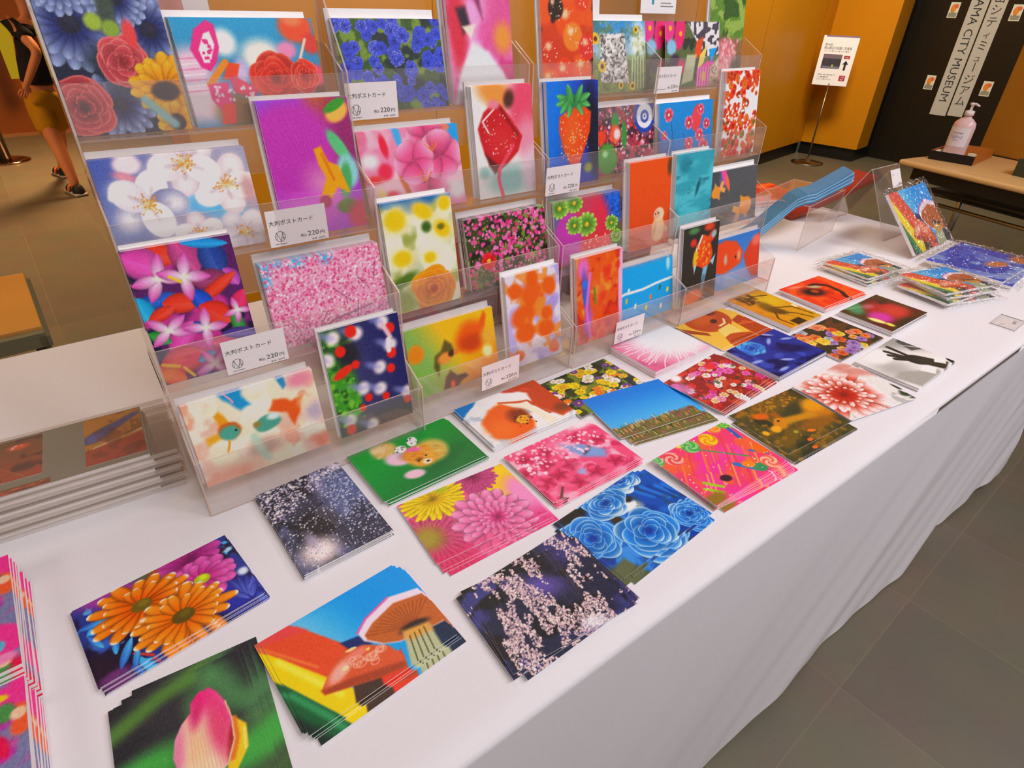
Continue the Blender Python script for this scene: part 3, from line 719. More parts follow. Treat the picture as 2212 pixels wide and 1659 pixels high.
@design
def koi_pond():
    c = Cv(0, 0x23265c, 140, 103); c.grad(0x3c3c68, 0x1c2058, 1, -.2, 0, .7).shade(0x3c3838, .8, 0, 1, .75, .95)
    c.nz(0x2c5c2c, 6, .4, .55, .0).el(.02, .3, .2, .45, 0x2f5c28, -6, .35).el(.1, .6, .13, .3, 0x3c8c28, -4, .4).dots(90, [0x58a830, 0x244c20, 0x7cc038], .01, .03, (0, .24), (.1, .9), .5, .8).el(.2, .25, .1, .12, 0x24242c, 0, .5)
    for x, y in [(.3, .09), (.55, .05), (.59, .27), (.46, .45), (.28, .6), (.43, .65), (.68, .76), (.11, .86), (.3, .97), (.02, .26), (.1, .08)]:
        c.el(x, y, .055, .06, 0xf0e4e4, c.r.uniform(0, 90), .5).el(x - .06, y - .03, .07, .03, 0x8c90c8, 30, .8, .7)
    for x, y, r in [(.61, .12, .045), (.59, .35, .045), (.56, .49, .04), (.25, .36, .035), (.14, .21, .045), (.31, .7, .035), (.47, .74, .035), (.67, .84, .035), (.1, .95, .045), (.26, .06, .05), (.24, .78, .03)]: c.el(x, y, r, r * 1.1, 0xe8281c, 0, .25)
    c.el(.13, .4, .1, .04, 0xe4301c, -25, .25).ln([(.55, .08), (.6, .2)], .02, 0xf0c0c8, .7).ln([(.58, .22), (.57, .32)], .022, 0xf4ecec, .5)
    return c.done()
@design
def petals():
    c = Cv(0, 0x54205c, 150, 107); c.nz(0xb83888, 4, .45, .6).nz(0x201838, 5, .58, .66)
    rd, mg, bl, wh = 0xe0341c, 0xd848a8, 0x1c50b8, 0xf8e4ec
    L = [(.2, .05, .14, .1, rd, 20), (.1, .1, .14, .12, mg, 30), (.38, .09, .15, .11, 0xb83c80, 70), (.55, .14, .15, .1, 0x1c3c90, 80), (.52, .03, .16, .04, 0x1890dc, 10), (.64, .3, .08, .06, 0xb848b0, 60), (.5, .3, .14, .09, 0x8c3060, 10), (.52, .36, .18, .05, rd, -30), (.1, .37, .15, .06, bl, -8), (.02, .42, .1, .07, 0x18a0d8, 80), (.26, .42, .12, .08, rd, 10), (.4, .43, .1, .07, 0x1848c0, 60), (.12, .47, .1, .05, rd, -20), (.47, .55, .13, .1, 0xe83020, 40), (.65, .5, .1, .07, 0xe0245c, -60), (.6, .66, .1, .05, 0x2c8c3c, 80), (.3, .62, .11, .05, bl, 10), (.2, .68, .15, .09, mg, -50), (.06, .64, .08, .05, 0x249038, 40), (.16, .84, .17, .11, 0xd8304c, -10), (.32, .86, .07, .04, 0x18a0d8, -20), (.5, .8, .16, .07, 0xc84070, 20), (.6, .74, .14, .05, 0x4c3c90, 10), (.06, .94, .1, .07, 0xe8602c, 30), (.42, .94, .14, .07, 0xc840a0, 10)]
    for x, y, l, w, col, a in L: c.lens(x, y, l, w * .95, a, col, int(''.join('%02x' % min(255, int(v * 230 + 25)) for v in hx(col)), 16), .1)
    for x, y, R, a in [(.17, .22, .17, 10), (.33, .24, .17, 100), (.13, .6, .15, 40), (.37, .64, .15, 0), (.36, .93, .14, 60), (.62, .56, .1, 0)]:
        for k in range(4):
            t = a + 90 * k + c.r.uniform(-20, 20); c.lens(x + R * .5 * cos(radians(t)), y + R * .5 * sin(radians(t)), R * .55, R * .24, t, 0xfbeef2, 0xcc44a4, .1)
        c.el(x, y, R * .14, R * .1, 0xf4ead0, 0, .6)
    c.ln([(.24, .22), (.3, .27)], .01, 0xf4c820).ln([(.15, .9), (.2, .98)], .01, 0xf0c020).ln([(.02, .84), (.12, .88)], .012, 0xf0b020)
    return c.done()
@design
def cherry_tree():
    c = Cv(1, 0xe49cb8, 110, 109); c.shade(0x5cb4dc, .9, -.15, -1, -.16, -.02)
    c.el(.02, .12, .08, .16, 0x58b4e0, 0, .5).el(.42, .03, .1, .08, 0x54b0dc, 0, .5).el(.74, .02, .09, .1, 0x54acdc, 0, .5)
    blossoms(c, 2600, [0xf4c4d0, 0xe890b0, 0xd8588c, 0xfadce0, 0xc83c78, 0xb8507c, 0xf0b0c4, 0xd07098], None, None, .008, .018)
    for k in range(9):
        x = c.r.uniform(0, 1.4); y = c.r.uniform(.4, 1); c.ln([(x, y), (x + c.r.uniform(-.2, .2), y - .2)], .006, 0x684050, .7, .7)
    c.ln([(.3, .98), (.7, .8), (1.2, .72)], .012, 0x6c4c54, .8, .7).dots(150, [0x8c8cb8, 0x5c4860], .006, .014, None, (.75, 1), .4, .7)
    return c.done(.03)
@design
def white_sakura():
    c = Cv(1, 0x6c78b0, 120, 113); c.grad(0x4c5ca4, 0xa09cb4, 1, .3, 0, .9)
    c.el(1.0, .52, .3, .14, 0x5cb0dc, 30, .4).el(.78, .42, .1, .16, 0x60a8d8, 0, .5).el(.12, .6, .2, .3, 0x7884b0, 0, .7).el(.1, .9, .16, .1, 0x90a0c8, 0, .6)
    def fl(x, y, R, a, cols, sq=.85):
        for k in (3, 1, 4, 0, 2):
            t = a + 72 * k; px, py = x + R * .52 * cos(radians(t)), y + R * .52 * sin(radians(t)) * sq
            c.el(px, py, R * .50, R * .40, cols[k % len(cols)], t, .06)
            c.el(px + R * .16 * cos(radians(t)), py + R * .16 * sin(radians(t)), R * .28, R * .26, 0xf8f4f0, t, .9, .8)
            c.ln([(x, y), (px, py)], R * .06, 0xa89ca8, .9, .45)
        c.el(x, y, R * .16, R * .13, 0xb8b070, 0, .8, .7)
        for k in range(30):
            t = c.r.rand() * 6.28; r = R * c.r.uniform(.12, .4); ex, ey = x + r * cos(t), y + r * sin(t) * .8
            c.ln([(x, y), (ex, ey)], .003, [0xd8b048, 0xc8843c, 0xe8d8b0][k % 3], .6).el(ex, ey, .008, .008, 0xc88830, 0, .3)
    c.el(.31, .06, .12, .09, 0xf4dce0, 0, .3).el(.26, .17, .1, .04, 0xd890a0, 20, .6).el(.78, .98, .26, .2, 0xd8c0c4, 0, .4)
    fl(1.22, .86, .28, 20, (0xd4ccd8, 0xb8b4cc)); fl(.78, .80, .24, 50, (0xe4d8dc, 0xc8b0bc))
    fl(1.15, .34, .34, 10, (0xf0e8e4, 0xd8c0c4, 0xe8dce0)); fl(.82, .10, .34, 30, (0xf2ecea, 0xc8b8c4, 0xe0d4d8)); fl(.39, .45, .36, 75, (0xf6f2ee, 0x8486ac, 0xdcd4dc))
    c.el(.14, .31, .09, .05, 0xf4f0e0, -40, .2).el(1.37, .42, .07, .14, 0xc89c9c, 0, .6)
    return c.done()
@design
def purple_orchid():
    c = Cv(0, 0x9a38b0, 140, 127); c.grad(0xb0409c, 0xa840c0, .5, 1, .1, .9).el(.15, .02, .3, .16, 0x8c50d8, -10, .7).el(.5, .12, .14, .3, 0xb05c20, -15, .5, .85).el(.62, .3, .16, .3, 0x8c2c68, 0, .6)
    c.el(.2, .35, .34, .36, 0xb838a8, 30, .25)
    for k in range(24):
        a = 3.3 + k / 24 * 1.7; c.ln([(.38, .68), (.38 + .75 * cos(a), .68 + .75 * sin(a))], .004, 0x942c94, .9, .28)
    c.el(.4, .66, .12, .16, 0xdc98b8, -30, .9, .8).el(.25, .82, .26, .14, 0xc85cc0, 0, .7)
    c.el(.6, .1, .1, .07, 0xf0b050, -30, .25).el(.59, .055, .1, .035, 0x3c9030, -25, .25).el(.57, .36, .05, .15, 0x5cb878, -30, .25).el(.61, .55, .09, .13, 0x8ccccc, 0, .3).el(.58, .62, .05, .14, 0x4ca05c, 10, .3).el(.56, .82, .09, .06, 0x60782c, 0, .25)
    c.po([(.36, .36), (.42, .34), (.46, .46), (.54, .5), (.6, .72), (.5, .66), (.42, .76), (.34, .74), (.42, .58), (.38, .48)], 0xf09c10, .012).ln([(.42, .4), (.48, .6)], .012, 0xd0740c).el(.38, .76, .05, .05, 0xa02c54, 0, .3).el(.66, .9, .1, .12, 0xc03c50, 30, .5)
    return c.done()
@design
def butterfly():
    c = Cv(1, 0x2488b4, 110, 131); c.grad(0x2c94c0, 0x3c80a8, 0, 1, 0, .6)
    c.el(.1, .75, .3, .2, 0xf0d4dc, 0, .6).el(.1, .42, .2, .16, 0xe8c0d0, 0, .6)
    for k in range(7): c.ln([(-.02, .36 + .05 * k), (.2, .35 + .05 * k)], .006, [0xd870a0, 0xf4e8ec][k % 2], .6, .8)
    c.el(.8, .36, .2, .16, 0xf6e8d8, 0, .5).el(.45, .22, .12, .12, 0xf4ece4, 0, .5).el(.56, .5, .07, .12, 0xc8b4d8, 0, .6).el(1.22, .08, .18, .15, 0xe04c24, 0, .3).el(1.2, .02, .1, .05, 0xe87c50, 0, .6).el(1.36, .24, .1, .1, 0xc83c30, 0, .4).el(1.08, .3, .1, .08, 0xe888b0, 0, .5).ln([(1.3, .2), (1.15, .5)], .014, 0xe8c8b0).el(1.4, .7, .1, .2, 0x704028, 0, .4).el(1.36, .55, .1, .1, 0xd84c70, 0, .4)
    c.rose(.9, .56, .28, 0x8c1c14, 0xcc2c18, 0xe86040, .8, 20, 4, .05).rose(1.22, .56, .16, 0xa82018, 0xd8341c, 0xf0a890, 1.2, 0, 3, .05).el(1.3, .85, .1, .08, 0x60a050, 0, .5).el(.45, .86, .22, .16, 0x886028, 0, .5)
    c.po([(.33, .02), (.4, .06), (.4, .26), (.34, .4), (.26, .48), (.18, .44), (.12, .28), (.2, .1)], 0xd82c80, .01).po([(.34, .12), (.36, .24), (.28, .4), (.22, .4), (.2, .28), (.28, .14)], 0xf4ece8, .008).dots(14, [0xd82c80], .014, .02, (.21, .33), (.18, .4), .2)
    c.po([(.44, .4), (.56, .42), (.5, .55), (.36, .56)], 0xe04824, .012).ln([(.22, .6), (.42, .4)], .03, 0xf0841c, .4).po([(.42, .5), (.7, .66), (.62, .76), (.44, .68)], 0xd0385c, .012).po([(.2, .6), (.4, .58), (.4, .8), (.28, .86), (.2, .74)], 0xd83478, .012).po([(.3, .78), (.42, .8), (.38, .98), (.24, .98)], 0xe03c24, .012).dots(30, [0xe8b8d8, 0xf4d8e8], .01, .016, (.24, .66), (.62, .76), .3)
    return c.done()
@design
def roses_sunflower():
    c = Cv(0, 0x333c5c, 150, 137); c.grad(0x3c74b8, 0x26283c, 0, 1, 0, .5).el(.5, .08, .2, .1, 0x3c9cc0, 0, .6)
    for x, y, R in [(.16, .34, .3), (.6, .38, .26), (.3, .82, .22), (.15, .12, .2), (.45, .2, .2)]: c.daisy(x, y, R, 18, 0x2c3470, 0xa8b8dc, 0x242434, .2, lay=2, edge=.6)
    c.el(.32, .55, .14, .1, 0x303848, 0, .5).el(.45, .65, .2, .14, 0x2c3440, 0, .5).po([(.38, .0), (.44, .24), (.4, .4), (.32, .38), (.34, .2)], 0x404c44, .02)
    c.el(.29, .33, .05, .05, 0x98b040, 0, .3).el(.38, .37, .05, .05, 0x84a03c, 0, .3).el(.62, .86, .06, .1, 0x98b030, 0, .3)
    c.rose(.4, .56, .16, 0x943438, 0xcc5058, 0xf09890, 1.0, 0, 4, .05).rose(.09, .82, .18, 0x5c2c34, 0xc84a50, 0xf09c90, 1.1, 30, 4, .06).el(.48, .4, .04, .08, 0xd84848, 0, .3)
    c.daisy(.62, .72, .24, 14, 0xe89414, 0xf8b834, None, lay=2, edge=.5, sq=.9).el(.6, .75, .09, .06, 0x382c30, 0, .2).daisy(.62, .95, .14, 10, 0xe8a018, 0xf8c440, 0x3a2c30, .4).ln([(.46, .8), (.6, .96)], .03, 0x90b8b8, .6)
    return c.done()
@design
def yellow_goldfish():
    c = Cv(1, 0xf0bc18, 110, 139); c.grad(0x7cae58, 0xf0b010, 1, -.55, -.1, .7).shade(0x88b038, .8, -.6, 1, .3, .9).shade(0xdc7c28, .7, .7, 1, 1.1, 1.7)
    c.warp(.02, 5).el(1.0, .34, .24, .24, 0xd8580c, 20, .4).po([(1.08, .3), (1.26, .02), (1.3, .1), (1.2, .4)], 0xd8580c, .03).el(1.0, .42, .2, .12, 0xb84010, 0, .6).el(.12, .36, .12, .13, 0xec8414, 0, .35).el(1.26, .62, .08, .09, 0xf4f0b0, 0, .6).el(1.3, .4, .12, .12, 0xd8a838, 0, .7)
    c.po([(.4, .46), (.5, .42), (.58, .28), (.68, .36), (.72, .5), (.6, .58), (.46, .6), (.42, .78), (.36, .62)], 0x5c5020, .03).el(.56, .54, .12, .08, 0xe0903c, 0, .4).el(.66, .5, .05, .05, 0x3c3018, 0, .4).el(.74, .5, .04, .05, 0xe0742c, 0, .3)
    c.po([(.46, .98), (.52, .8), (.6, .74), (.7, .84), (.84, .84), (.88, .9), (.78, .94), (.7, 1.02)], 0x40301c, .025).el(.62, .96, .04, .06, 0xe05c28, 0, .5)
    return c.done()
@design
def lilac_goldfish():
    c = Cv(0, 0xb8acdc, 140, 149); c.nz(0xd8d4ec, 4, .5, .65).nz(0xa090d0, 5, .6, .7, .7)
    for x, y, L, a in [(.34, .28, .42, 80), (.2, .46, .34, 170), (.56, .2, .24, 60), (.12, .17, .22, 20), (.34, .08, .2, 70), (.52, .5, .2, 60), (.22, .64, .3, 180), (.5, .66, .26, 200), (.6, .9, .18, 40), (.12, .88, .16, 10)]:
        c.fish(x, y, L, a, 0xe0580c, 0xe88830, .5, .95, .3)
    return c.done()
@design
def yellow_flowers():
    c = Cv(0, 0xc0c8a0, 140, 151); c.nz(0xe4e8d0, 4, .45, .65).nz(0x94a04c, 4, .58, .72).shade(0x2468a8, .95, 0, -1, -.08, .0).el(.36, .05, .14, .06, 0x1c5ca0, -10, .6).el(.07, .02, .05, .04, 0x3c7cb8, 0, .6)
    for x, y, rx, ry, a in [(.12, .16, .1, .09, 0), (.4, .12, .1, .06, 30), (.58, .3, .09, .07, 40), (.14, .5, .09, .07, 0), (.42, .54, .06, .05, 0), (.63, .08, .06, .06, 0)]: c.el(x, y, rx * 1.4, ry * 1.4, 0xecdc9c, a, .6, .8).el(x, y, rx, ry, 0xf0bc10, a, .4)
    c.el(.42, .26, .05, .05, 0x3c5c1c, 0, .5).el(.57, .28, .04, .03, 0x6c6c18, 0, .5).el(.13, .7, .14, .05, 0x4c6c20, -20, .5).el(.08, .9, .14, .12, 0x94a040, 0, .5)
    c.rose(.42, .84, .24, 0xa04c0c, 0xe88c14, 0xf8ac30, .95, 0, 5, .07)
    return c.done()
@design
def pink_rose_field():
    c = Cv(1, 0x38421c, 110, 157); c.nz(0x1c2014, 8, .45, .6).nz(0x6c8430, 12, .58, .68)
    blossoms(c, 330, [0xe8509c, 0xd83c84, 0xf080b4, 0xe86cac, 0xc83070], None, None, .018, .038)
    blossoms(c, 200, [0xf8b0cc, 0xc02858, 0xe87ca8], None, None, .007, .014)
    c.daisy(.34, .62, .14, 6, 0xd81c28, 0xe83038, 0xf0a018, .25).el(.22, .86, .2, .1, 0x4c6c24, 0, .6, .7)
    return c.done(.03)
@design
def peach_blossom():
    c = Cv(1, 0xf088a8, 110, 163); c.nz(0xfab8c4, 3, .45, .65).nz(0xe85c84, 3, .6, .75, .7)
    c.el(.53, .06, .05, .18, 0x40a4dc, -10, .5).el(1.36, .16, .12, .3, 0x1c98dc, 0, .4).el(.33, .18, .05, .14, 0xd8203c, -10, .4).el(.3, .48, .1, .1, 0xd82c4c, 0, .4).el(.78, .03, .08, .06, 0xd83858, 0, .5).el(1.2, .02, .1, .06, 0xe07858, 0, .5).el(.12, .34, .1, .08, 0xfcf0ec, 0, .8).el(1.3, .82, .12, .1, 0xfcf0ec, 0, .8).ln([(.5, .3), (.52, .6), (.6, .8)], .04, 0xb86028, .7).el(.14, .56, .12, .05, 0xd84040, 0, .6).el(.35, .8, .1, .08, 0xe03850, 0, .5).el(.2, .78, .06, .1, 0xf4cc80, 0, .7)
    for x, y, R in [(.95, .1, .3), (.88, .66, .3), (1.1, .36, .34), (.72, .4, .3)]:
        c.daisy(x, y, R, 5, 0xec5890, 0xf8b0cc, None, 0, .95, edge=.4, dark=.4)
    for x, y in [(1.0, .3), (.85, .66)]:
        for k in range(8): c.ln([(x, y), (x + .1 * cos(k), y - .1 + .05 * sin(k))], .006, 0xd87038, .6)
    return c.done()
@design
def rosebud():
    c = Cv(0, 0xf2e8e0, 140, 167); c.nz(0xe0e0dc, 3, .5, .7).el(.26, .06, .2, .12, 0xe89040, 20, .5).el(.6, .18, .2, .32, 0xd84c68, 10, .5).el(.62, .5, .12, .2, 0xe88ca0, 0, .6).el(.42, .12, .06, .08, 0x4c2c24, 20, .5).el(.38, .86, .26, .14, 0x8cb8b4, 0, .6).el(.66, .8, .12, .2, 0xdcc4d0, 0, .6).el(.08, .76, .06, .05, 0x8cb8b0, 0, .6)
    c.po([(.24, .14), (.32, .16), (.44, .3), (.56, .46), (.5, .6), (.36, .7), (.2, .72), (.1, .6), (.06, .46), (.04, .36), (.12, .22)], 0xb81c24, .015).el(.3, .5, .16, .14, 0xc42c30, 20, .6).ln([(.3, .18), (.5, .44)], .016, 0x8c1418, .5).po([(.1, .58), (.24, .7), (.36, .7), (.2, .78), (.14, .7)], 0x5c1c18, .02)
    c.ln([(.44, .54), (.26, .74), (.24, .84), (.28, 1.0)], .02, 0xd8485c, .4).ln([(.24, .2), (.1, .3), (.16, .4)], .008, 0xf4d0d0, .5).el(.24, .16, .07, .04, 0xe08090, 0, .5).dots(40, [0xf4c0b8], .004, .007, (.08, .5), (.25, .62))
    return c.done()
@design
def blue_rose_field():
    c = Cv(1, 0x34501c, 100, 173); c.nz(0x708830, 6, .5, .62).nz(0x202c2c, 5, .55, .65)
    for k in range(72):
        x = c.r.uniform(0, 1.42); y = c.r.uniform(0, 1); c.rose(x, y, c.r.uniform(.06, .1), 0x202c90, 0x3c4cc8, 0xa8a8ec if c.r.rand() < .5 else 0x4c60d8, .9, c.r.rand() * 90, 3, .08)
    return c.done(.03)
@design
def pink_mask():
    c = Cv(0, 0xe068a8, 110, 179); c.nz(0xf0a0d0, 4, .45, .65).nz(0xc03c78, 4, .58, .72).el(.6, .35, .2, .3, 0xd05890, 0, .6).el(.6, .45, .1, .12, 0xe09040, 0, .6).el(.1, .35, .1, .4, 0xc83448, 0, .5)
    c.po([(.1, .22), (.2, .2), (.24, .34), (.16, .42)], 0x302430, .03).po([(.3, .14), (.36, .12), (.38, .3)], 0x743058, .03).po([(.15, .36), (.3, .34), (.24, .46)], 0xf0d8c8, .015).po([(.25, .48), (.42, .56), (.62, .8), (.7, 1), (0, 1), (.08, .75)], 0xdce0e4, .03).el(.4, .95, .16, .04, 0x9a8840, 0, .6)
    return c.done()
@design
def orange_abstract():
    c = Cv(0, 0xe05414, 130, 181); c.nz(0xf07830, 5, .5, .65).nz(0xb82c14, 6, .58, .68).nz(0xe8a030, 5, .66, .72, .7)
    c.el(.1, .12, .08, .12, 0xd870c0, 0, .6).el(.13, .4, .05, .24, 0x5c50b0, -5, .5).el(.12, .3, .04, .05, 0x2474d8, 0, .4).el(.14, .46, .035, .09, 0x2468d0, 0, .5).el(.16, .75, .06, .16, 0xa858b0, 10, .6).ln([(.2, .2), (.14, .6), (.2, .95)], .02, 0xd070c8, .7).ln([(.26, .35), (.28, .55)], .02, 0x70782c, .8).el(.69, .5, .05, .6, 0xf4b0d4, 0, .3).dots(30, [0xe04014, 0xf0682c, 0xd03414], .03, .06, (.25, .65), (0, 1), .6, .8)
    return c.done()
@design
def blue_water():
    c = Cv(1, 0x18a0dc, 90, 191); c.grad(0x109cdc, 0x2c98d0, 0, 1, .3, 1)
    c.ln([(0, .5), (.2, .45), (.64, .46), (1.0, .42), (1.42, .4)], .022, 0xe8f0f0, .3).el(1.3, .12, .05, .12, 0xa8d8ec, 0, .6)
    for x, y, col in [(.72, .8, 0xf0c020), (1.1, .86, 0xf4ece8), (.45, .72, 0xe8e0d0), (1.28, .6, 0xe8d050), (1.08, .52, 0x2c6c50), (.03, .56, 0xe8e0c0), (.84, .64, 0xe87828), (.24, .58, 0xc8b040), (.3, .42, 0xd8e8f0)]: c.el(x, y, .03, .05, col, 15, .3)
    return c.done()
@design
def green_daisies():
    c = Cv(1, 0xa83050, 100, 193); c.grad(0x2c68b0, 0xb83c54, 1, .6, .0, .5).el(1.25, .2, .26, .34, 0x1c58c0, 0, .4).dots(80, [0x2c70d8, 0x184090], .014, .03, (1.1, 1.42), (0, .5), .4, .8)
    c.el(.95, .35, .2, .3, 0xc82c48, 0, .5).el(.26, .6, .28, .42, 0xb03c9c, 10, .15).el(.9, .85, .36, .28, 0xc83030, 0, .4).dots(90, [0xf8d8c8, 0xd04848], .008, .014, (.6, 1.2), (.6, 1)).el(1.32, .75, .14, .25, 0x3c7028, 0, .5)
    for x, y, R in [(.12, .1, .2), (.42, .06, .2), (.66, .42, .24), (.4, .4, .18), (1.2, .48, .16), (1.3, .7, .14)]: c.daisy(x, y, R, 13, 0x5c9830, 0xb8d860, 0xb8a028, .2, .85, edge=.5)
    return c.done()
@design
def orange_monkey():
    c = Cv(0, 0xd84c14, 110, 197); c.grad(0xdc5014, 0xc84818, 0, 1).el(.68, .1, .05, .1, 0x5c3c20, 0, .5).shade(0xb86c54, .55, 0, 1, .74, .8)
    c.el(.5, .8, .11, .16, 0xdcb484, 0, .15).el(.51, .63, .09, .08, 0xe4c8a4, 0, .15).el(.47, .63, .05, .055, 0xd8a890, 0, .3).el(.45, .62, .012, .012, 0x302018).el(.5, .615, .012, .012, 0x302018).el(.43, .82, .03, .1, 0xc89860, 15, .3).el(.64, .82, .05, .03, 0xc8a860, 40, .3)
    return c.done()
@design
def strawberry():
    c = Cv(0, 0x1c4cb4, 130, 199); c.grad(0x1470d0, 0x2438a0, 1, .2, .1, .6).el(.64, .5, .12, .5, 0x14182c, -8, .5)
    c.po([(.16, .32), (.3, .26), (.48, .22), (.6, .3), (.58, .48), (.5, .66), (.42, .8), (.3, .8), (.2, .62), (.15, .45)], 0xdc4414, .012).el(.32, .5, .12, .2, 0xec6428, 10, .8, .7)
    c.dots(90, [0xf8b860, 0xf4d8a0], .005, .008, (.17, .56), (.3, .76), .3, .9)
    [c.lens(.36 + .11 * cos(radians(t)) * 1.15, .2 + .05 * sin(radians(t)) - .02, .12, .04, t, 0x246c34, 0x5cb860, .12) for t in (200, 170, 140, 20, 340, 60, 110, 250, 300)]; c.ln([(.3, .2), (.28, .07)], .02, 0x3c8c48).el(.55, .85, .06, .05, 0x98a040, 0, .5)
    return c.done()
@design
def festival_crowd():
    c = Cv(1, 0x9a3848, 100, 211); c.nz(0x402834, 10, .5, .6)
    c.dots(330, [0xe890a8, 0xf4c8d0, 0xc83848, 0xe04830, 0xf0a8b8, 0x602c40, 0x5c5078], .012, .03)
    for (x, y, r, col) in [(1.11, .17, .26, 0x2444a0), (1.11, .17, .19, 0xe8e8f0), (1.11, .18, .1, 0x2c50b0), (1.11, .18, .05, 0xe8e8f0), (1.11, .18, .02, 0x24408c)]: c.el(x, y, r, r, col, 0, .05)
    c.el(.43, .2, .09, .12, 0x2c8c34, 0, .25).el(.62, .42, .06, .22, 0x34883c, 0, .3).el(.22, .76, .22, .24, 0x4c8c34, 0, .15).el(.18, .68, .06, .05, 0xa0d098, 0, .6).el(.1, .42, .12, .1, 0xe04424, 0, .3).el(.42, .4, .12, .14, 0xe85c3c, 0, .4).el(.46, .4, .07, .08, 0xf4d0d0, 0, .4).po([(1.32, .5), (1.42, .5), (1.42, 1), (1.3, 1)], 0xe0e4f0, .02).ln([(1.35, .5), (1.33, 1)], .012, 0xd83c30)
    return c.done(.03)
@design
def red_fruit():
    c = Cv(0, 0xc0401c, 110, 223); c.nz(0xd8541c, 4, .5, .65).nz(0x4c2018, 4, .6, .7)
    for x, y, r, col in [(.35, .3, .16, 0xd85018), (.42, .45, .13, 0xe87c2c), (.12, .58, .13, 0xc03c24), (.3, .78, .14, 0xdc4420), (.55, .75, .13, 0xe05c20), (.62, .55, .12, 0xcc3830), (.2, .2, .1, 0x381c18), (.1, .85, .12, 0xe0601c), (.55, .12, .1, 0xd04020)]: c.el(x, y, r, r, col, 0, .12).el(x - .03, y - .05, r * .3, r * .25, 0xfcd8b0, 0, .7, .8).dots(12, [0xf8d8b8], .005, .008, (x - r * .7, x + r * .7), (y - r * .7, y + r * .7))
    c.ln([(.16, .3), (.25, .05)], .03, 0x2c2018).shade(0xc85030, .5, 0, 1, .85, 1)
    return c.done()
@design
def sunflower_quilt():
    c = Cv(1, 0x5ca4d4, 100, 227); c.grad(0x3888c8, 0x98b8cc, 0, 1, 0, .45).el(1.25, .3, .16, .3, 0xe8ecec, 0, .6).shade(0x788448, .95, 0, 1, .4, .6).nz(0x94a04c, 12, .5, .6, .4).nz(0x4c6030, 8, .55, .65, .5)
    c.po([(.41, .18), (.95, .17), (1.02, .88), (.4, .84)], 0xb8b4ac, .01); msk = c.pm([(.41, .18), (.95, .17), (1.02, .88), (.4, .84)])
    c.put(msk * sst(.5, .62, c.vn(34, 40, 1)), 0x4c484c, .8).put(msk * sst(.58, .62, c.vn(22, 24, 1)), 0xf0ece8, .8)
    for k in range(5): c.ln([(1.12 + .06 * k, .5), (1.08 + .07 * k, .95)], .012, 0xb8c4a0, .5)
    for x, y, R in [(.14, .12, .09), (.32, .24, .09), (.44, .62, .09), (1.2, .12, .06), (1.1, .92, .07), (.84, .9, .06), (.1, .02, .06)]: c.daisy(x, y, R, 12, 0xf0b420, 0xf8d040, 0x4c3418, .4)
    return c.done(.03)
@design
def parrot_fish():
    c = Cv(0, 0x2c2822, 120, 229); c.shade(0x6a4a2c, .7, 0, 1, .75, .95)
    c.el(.2, .05, .1, .04, 0x4c7c48, 0, .5).el(.5, .04, .1, .05, 0xc84428, 0, .5).el(.2, .2, .06, .05, 0xc83424, 0, .4).el(.56, .17, .1, .06, 0xd04028, -40, .3).el(.6, .15, .05, .04, 0x88b8c0, -40, .4)
    c.po([(.38, .12), (.52, .18), (.6, .4), (.56, .52), (.44, .58), (.32, .52), (.22, .5), (.22, .34), (.3, .22)], 0xe85014, .012).el(.26, .4, .05, .12, 0xf0b428, 10, .4).ln([(.36, .14), (.27, .3)], .016, 0xd8ece8, .5).dots(50, [0xf8b040, 0xc83010], .012, .02, (.26, .56), (.22, .52), .4, .8)
    c.po([(.23, .5), (.28, .5), (.24, .62)], 0xa8d4dc, .01).po([(.42, .56), (.52, .54), (.46, .76), (.4, .7)], 0x78b4cc, .012).po([(.56, .5), (.66, .42), (.62, .56)], 0x98c8d4, .01).ln([(.44, .68), (.42, .84)], .03, 0x58788c, .8).el(.24, .92, .2, .1, 0xe06c24, 0, .3)
    return c.done()
@design
def orange_fish_blue():
    c = Cv(1, 0x4480c4, 90, 233); c.grad(0x3474c0, 0x6894c8, 0, 1)
    c.po([(-.02, .1), (.3, .04), (.65, .12), (.88, .36), (.8, .56), (.6, .62), (.3, .7), (-.02, .62)], 0xd8481c, .03).po([(.9, .45), (1.1, .2), (1.43, .06), (1.43, .95), (1.2, .92), (1.0, .7)], 0xc83c20, .03).el(1.3, .2, .14, .1, 0xe87060, 0, .6).el(.32, .42, .05, .1, 0xb8a890, 0, .5).el(.64, .42, .03, .03, 0x281c1c).el(.74, .4, .06, .1, 0xf09070, 0, .6).el(.55, .85, .5, .16, 0x88acd8, 0, .7, .7)
    return c.done()
@design
def teal_cloth():
    c = Cv(0, 0x3498a8, 110, 239); c.nz(0x50b4c0, 3, .45, .65, 1, 8).nz(0x206878, 4, .6, .74, .7, 9).el(.16, .14, .1, .1, 0x247888, 0, .6, .8).el(.42, .42, .03, .1, 0x1c5868, 20, .6).shade(0x70b4c8, .5, 0, 1, .8, .9)
    return c.done()
@design
def goldfish_grey():
    c = Cv(1, 0x48494c, 90, 241); c.grad(0x424448, 0x505254, 1, 1).el(.4, .1, .08, .18, 0xe84c9c, -20, .3).el(.5, .22, .05, .16, 0xe06c50, -20, .3).el(.3, .14, .05, .12, 0x5c68a0, 0, .7, .6)
    c.fish(.16, .36, .3, 160, 0xf08c34, 0xe8a860, .45).fish(1.08, .72, .44, -20, 0xf08c2c, 0xf4a438, .5).el(.9, .95, .3, .1, 0x8898b4, 0, .8, .6)
    return c.done()
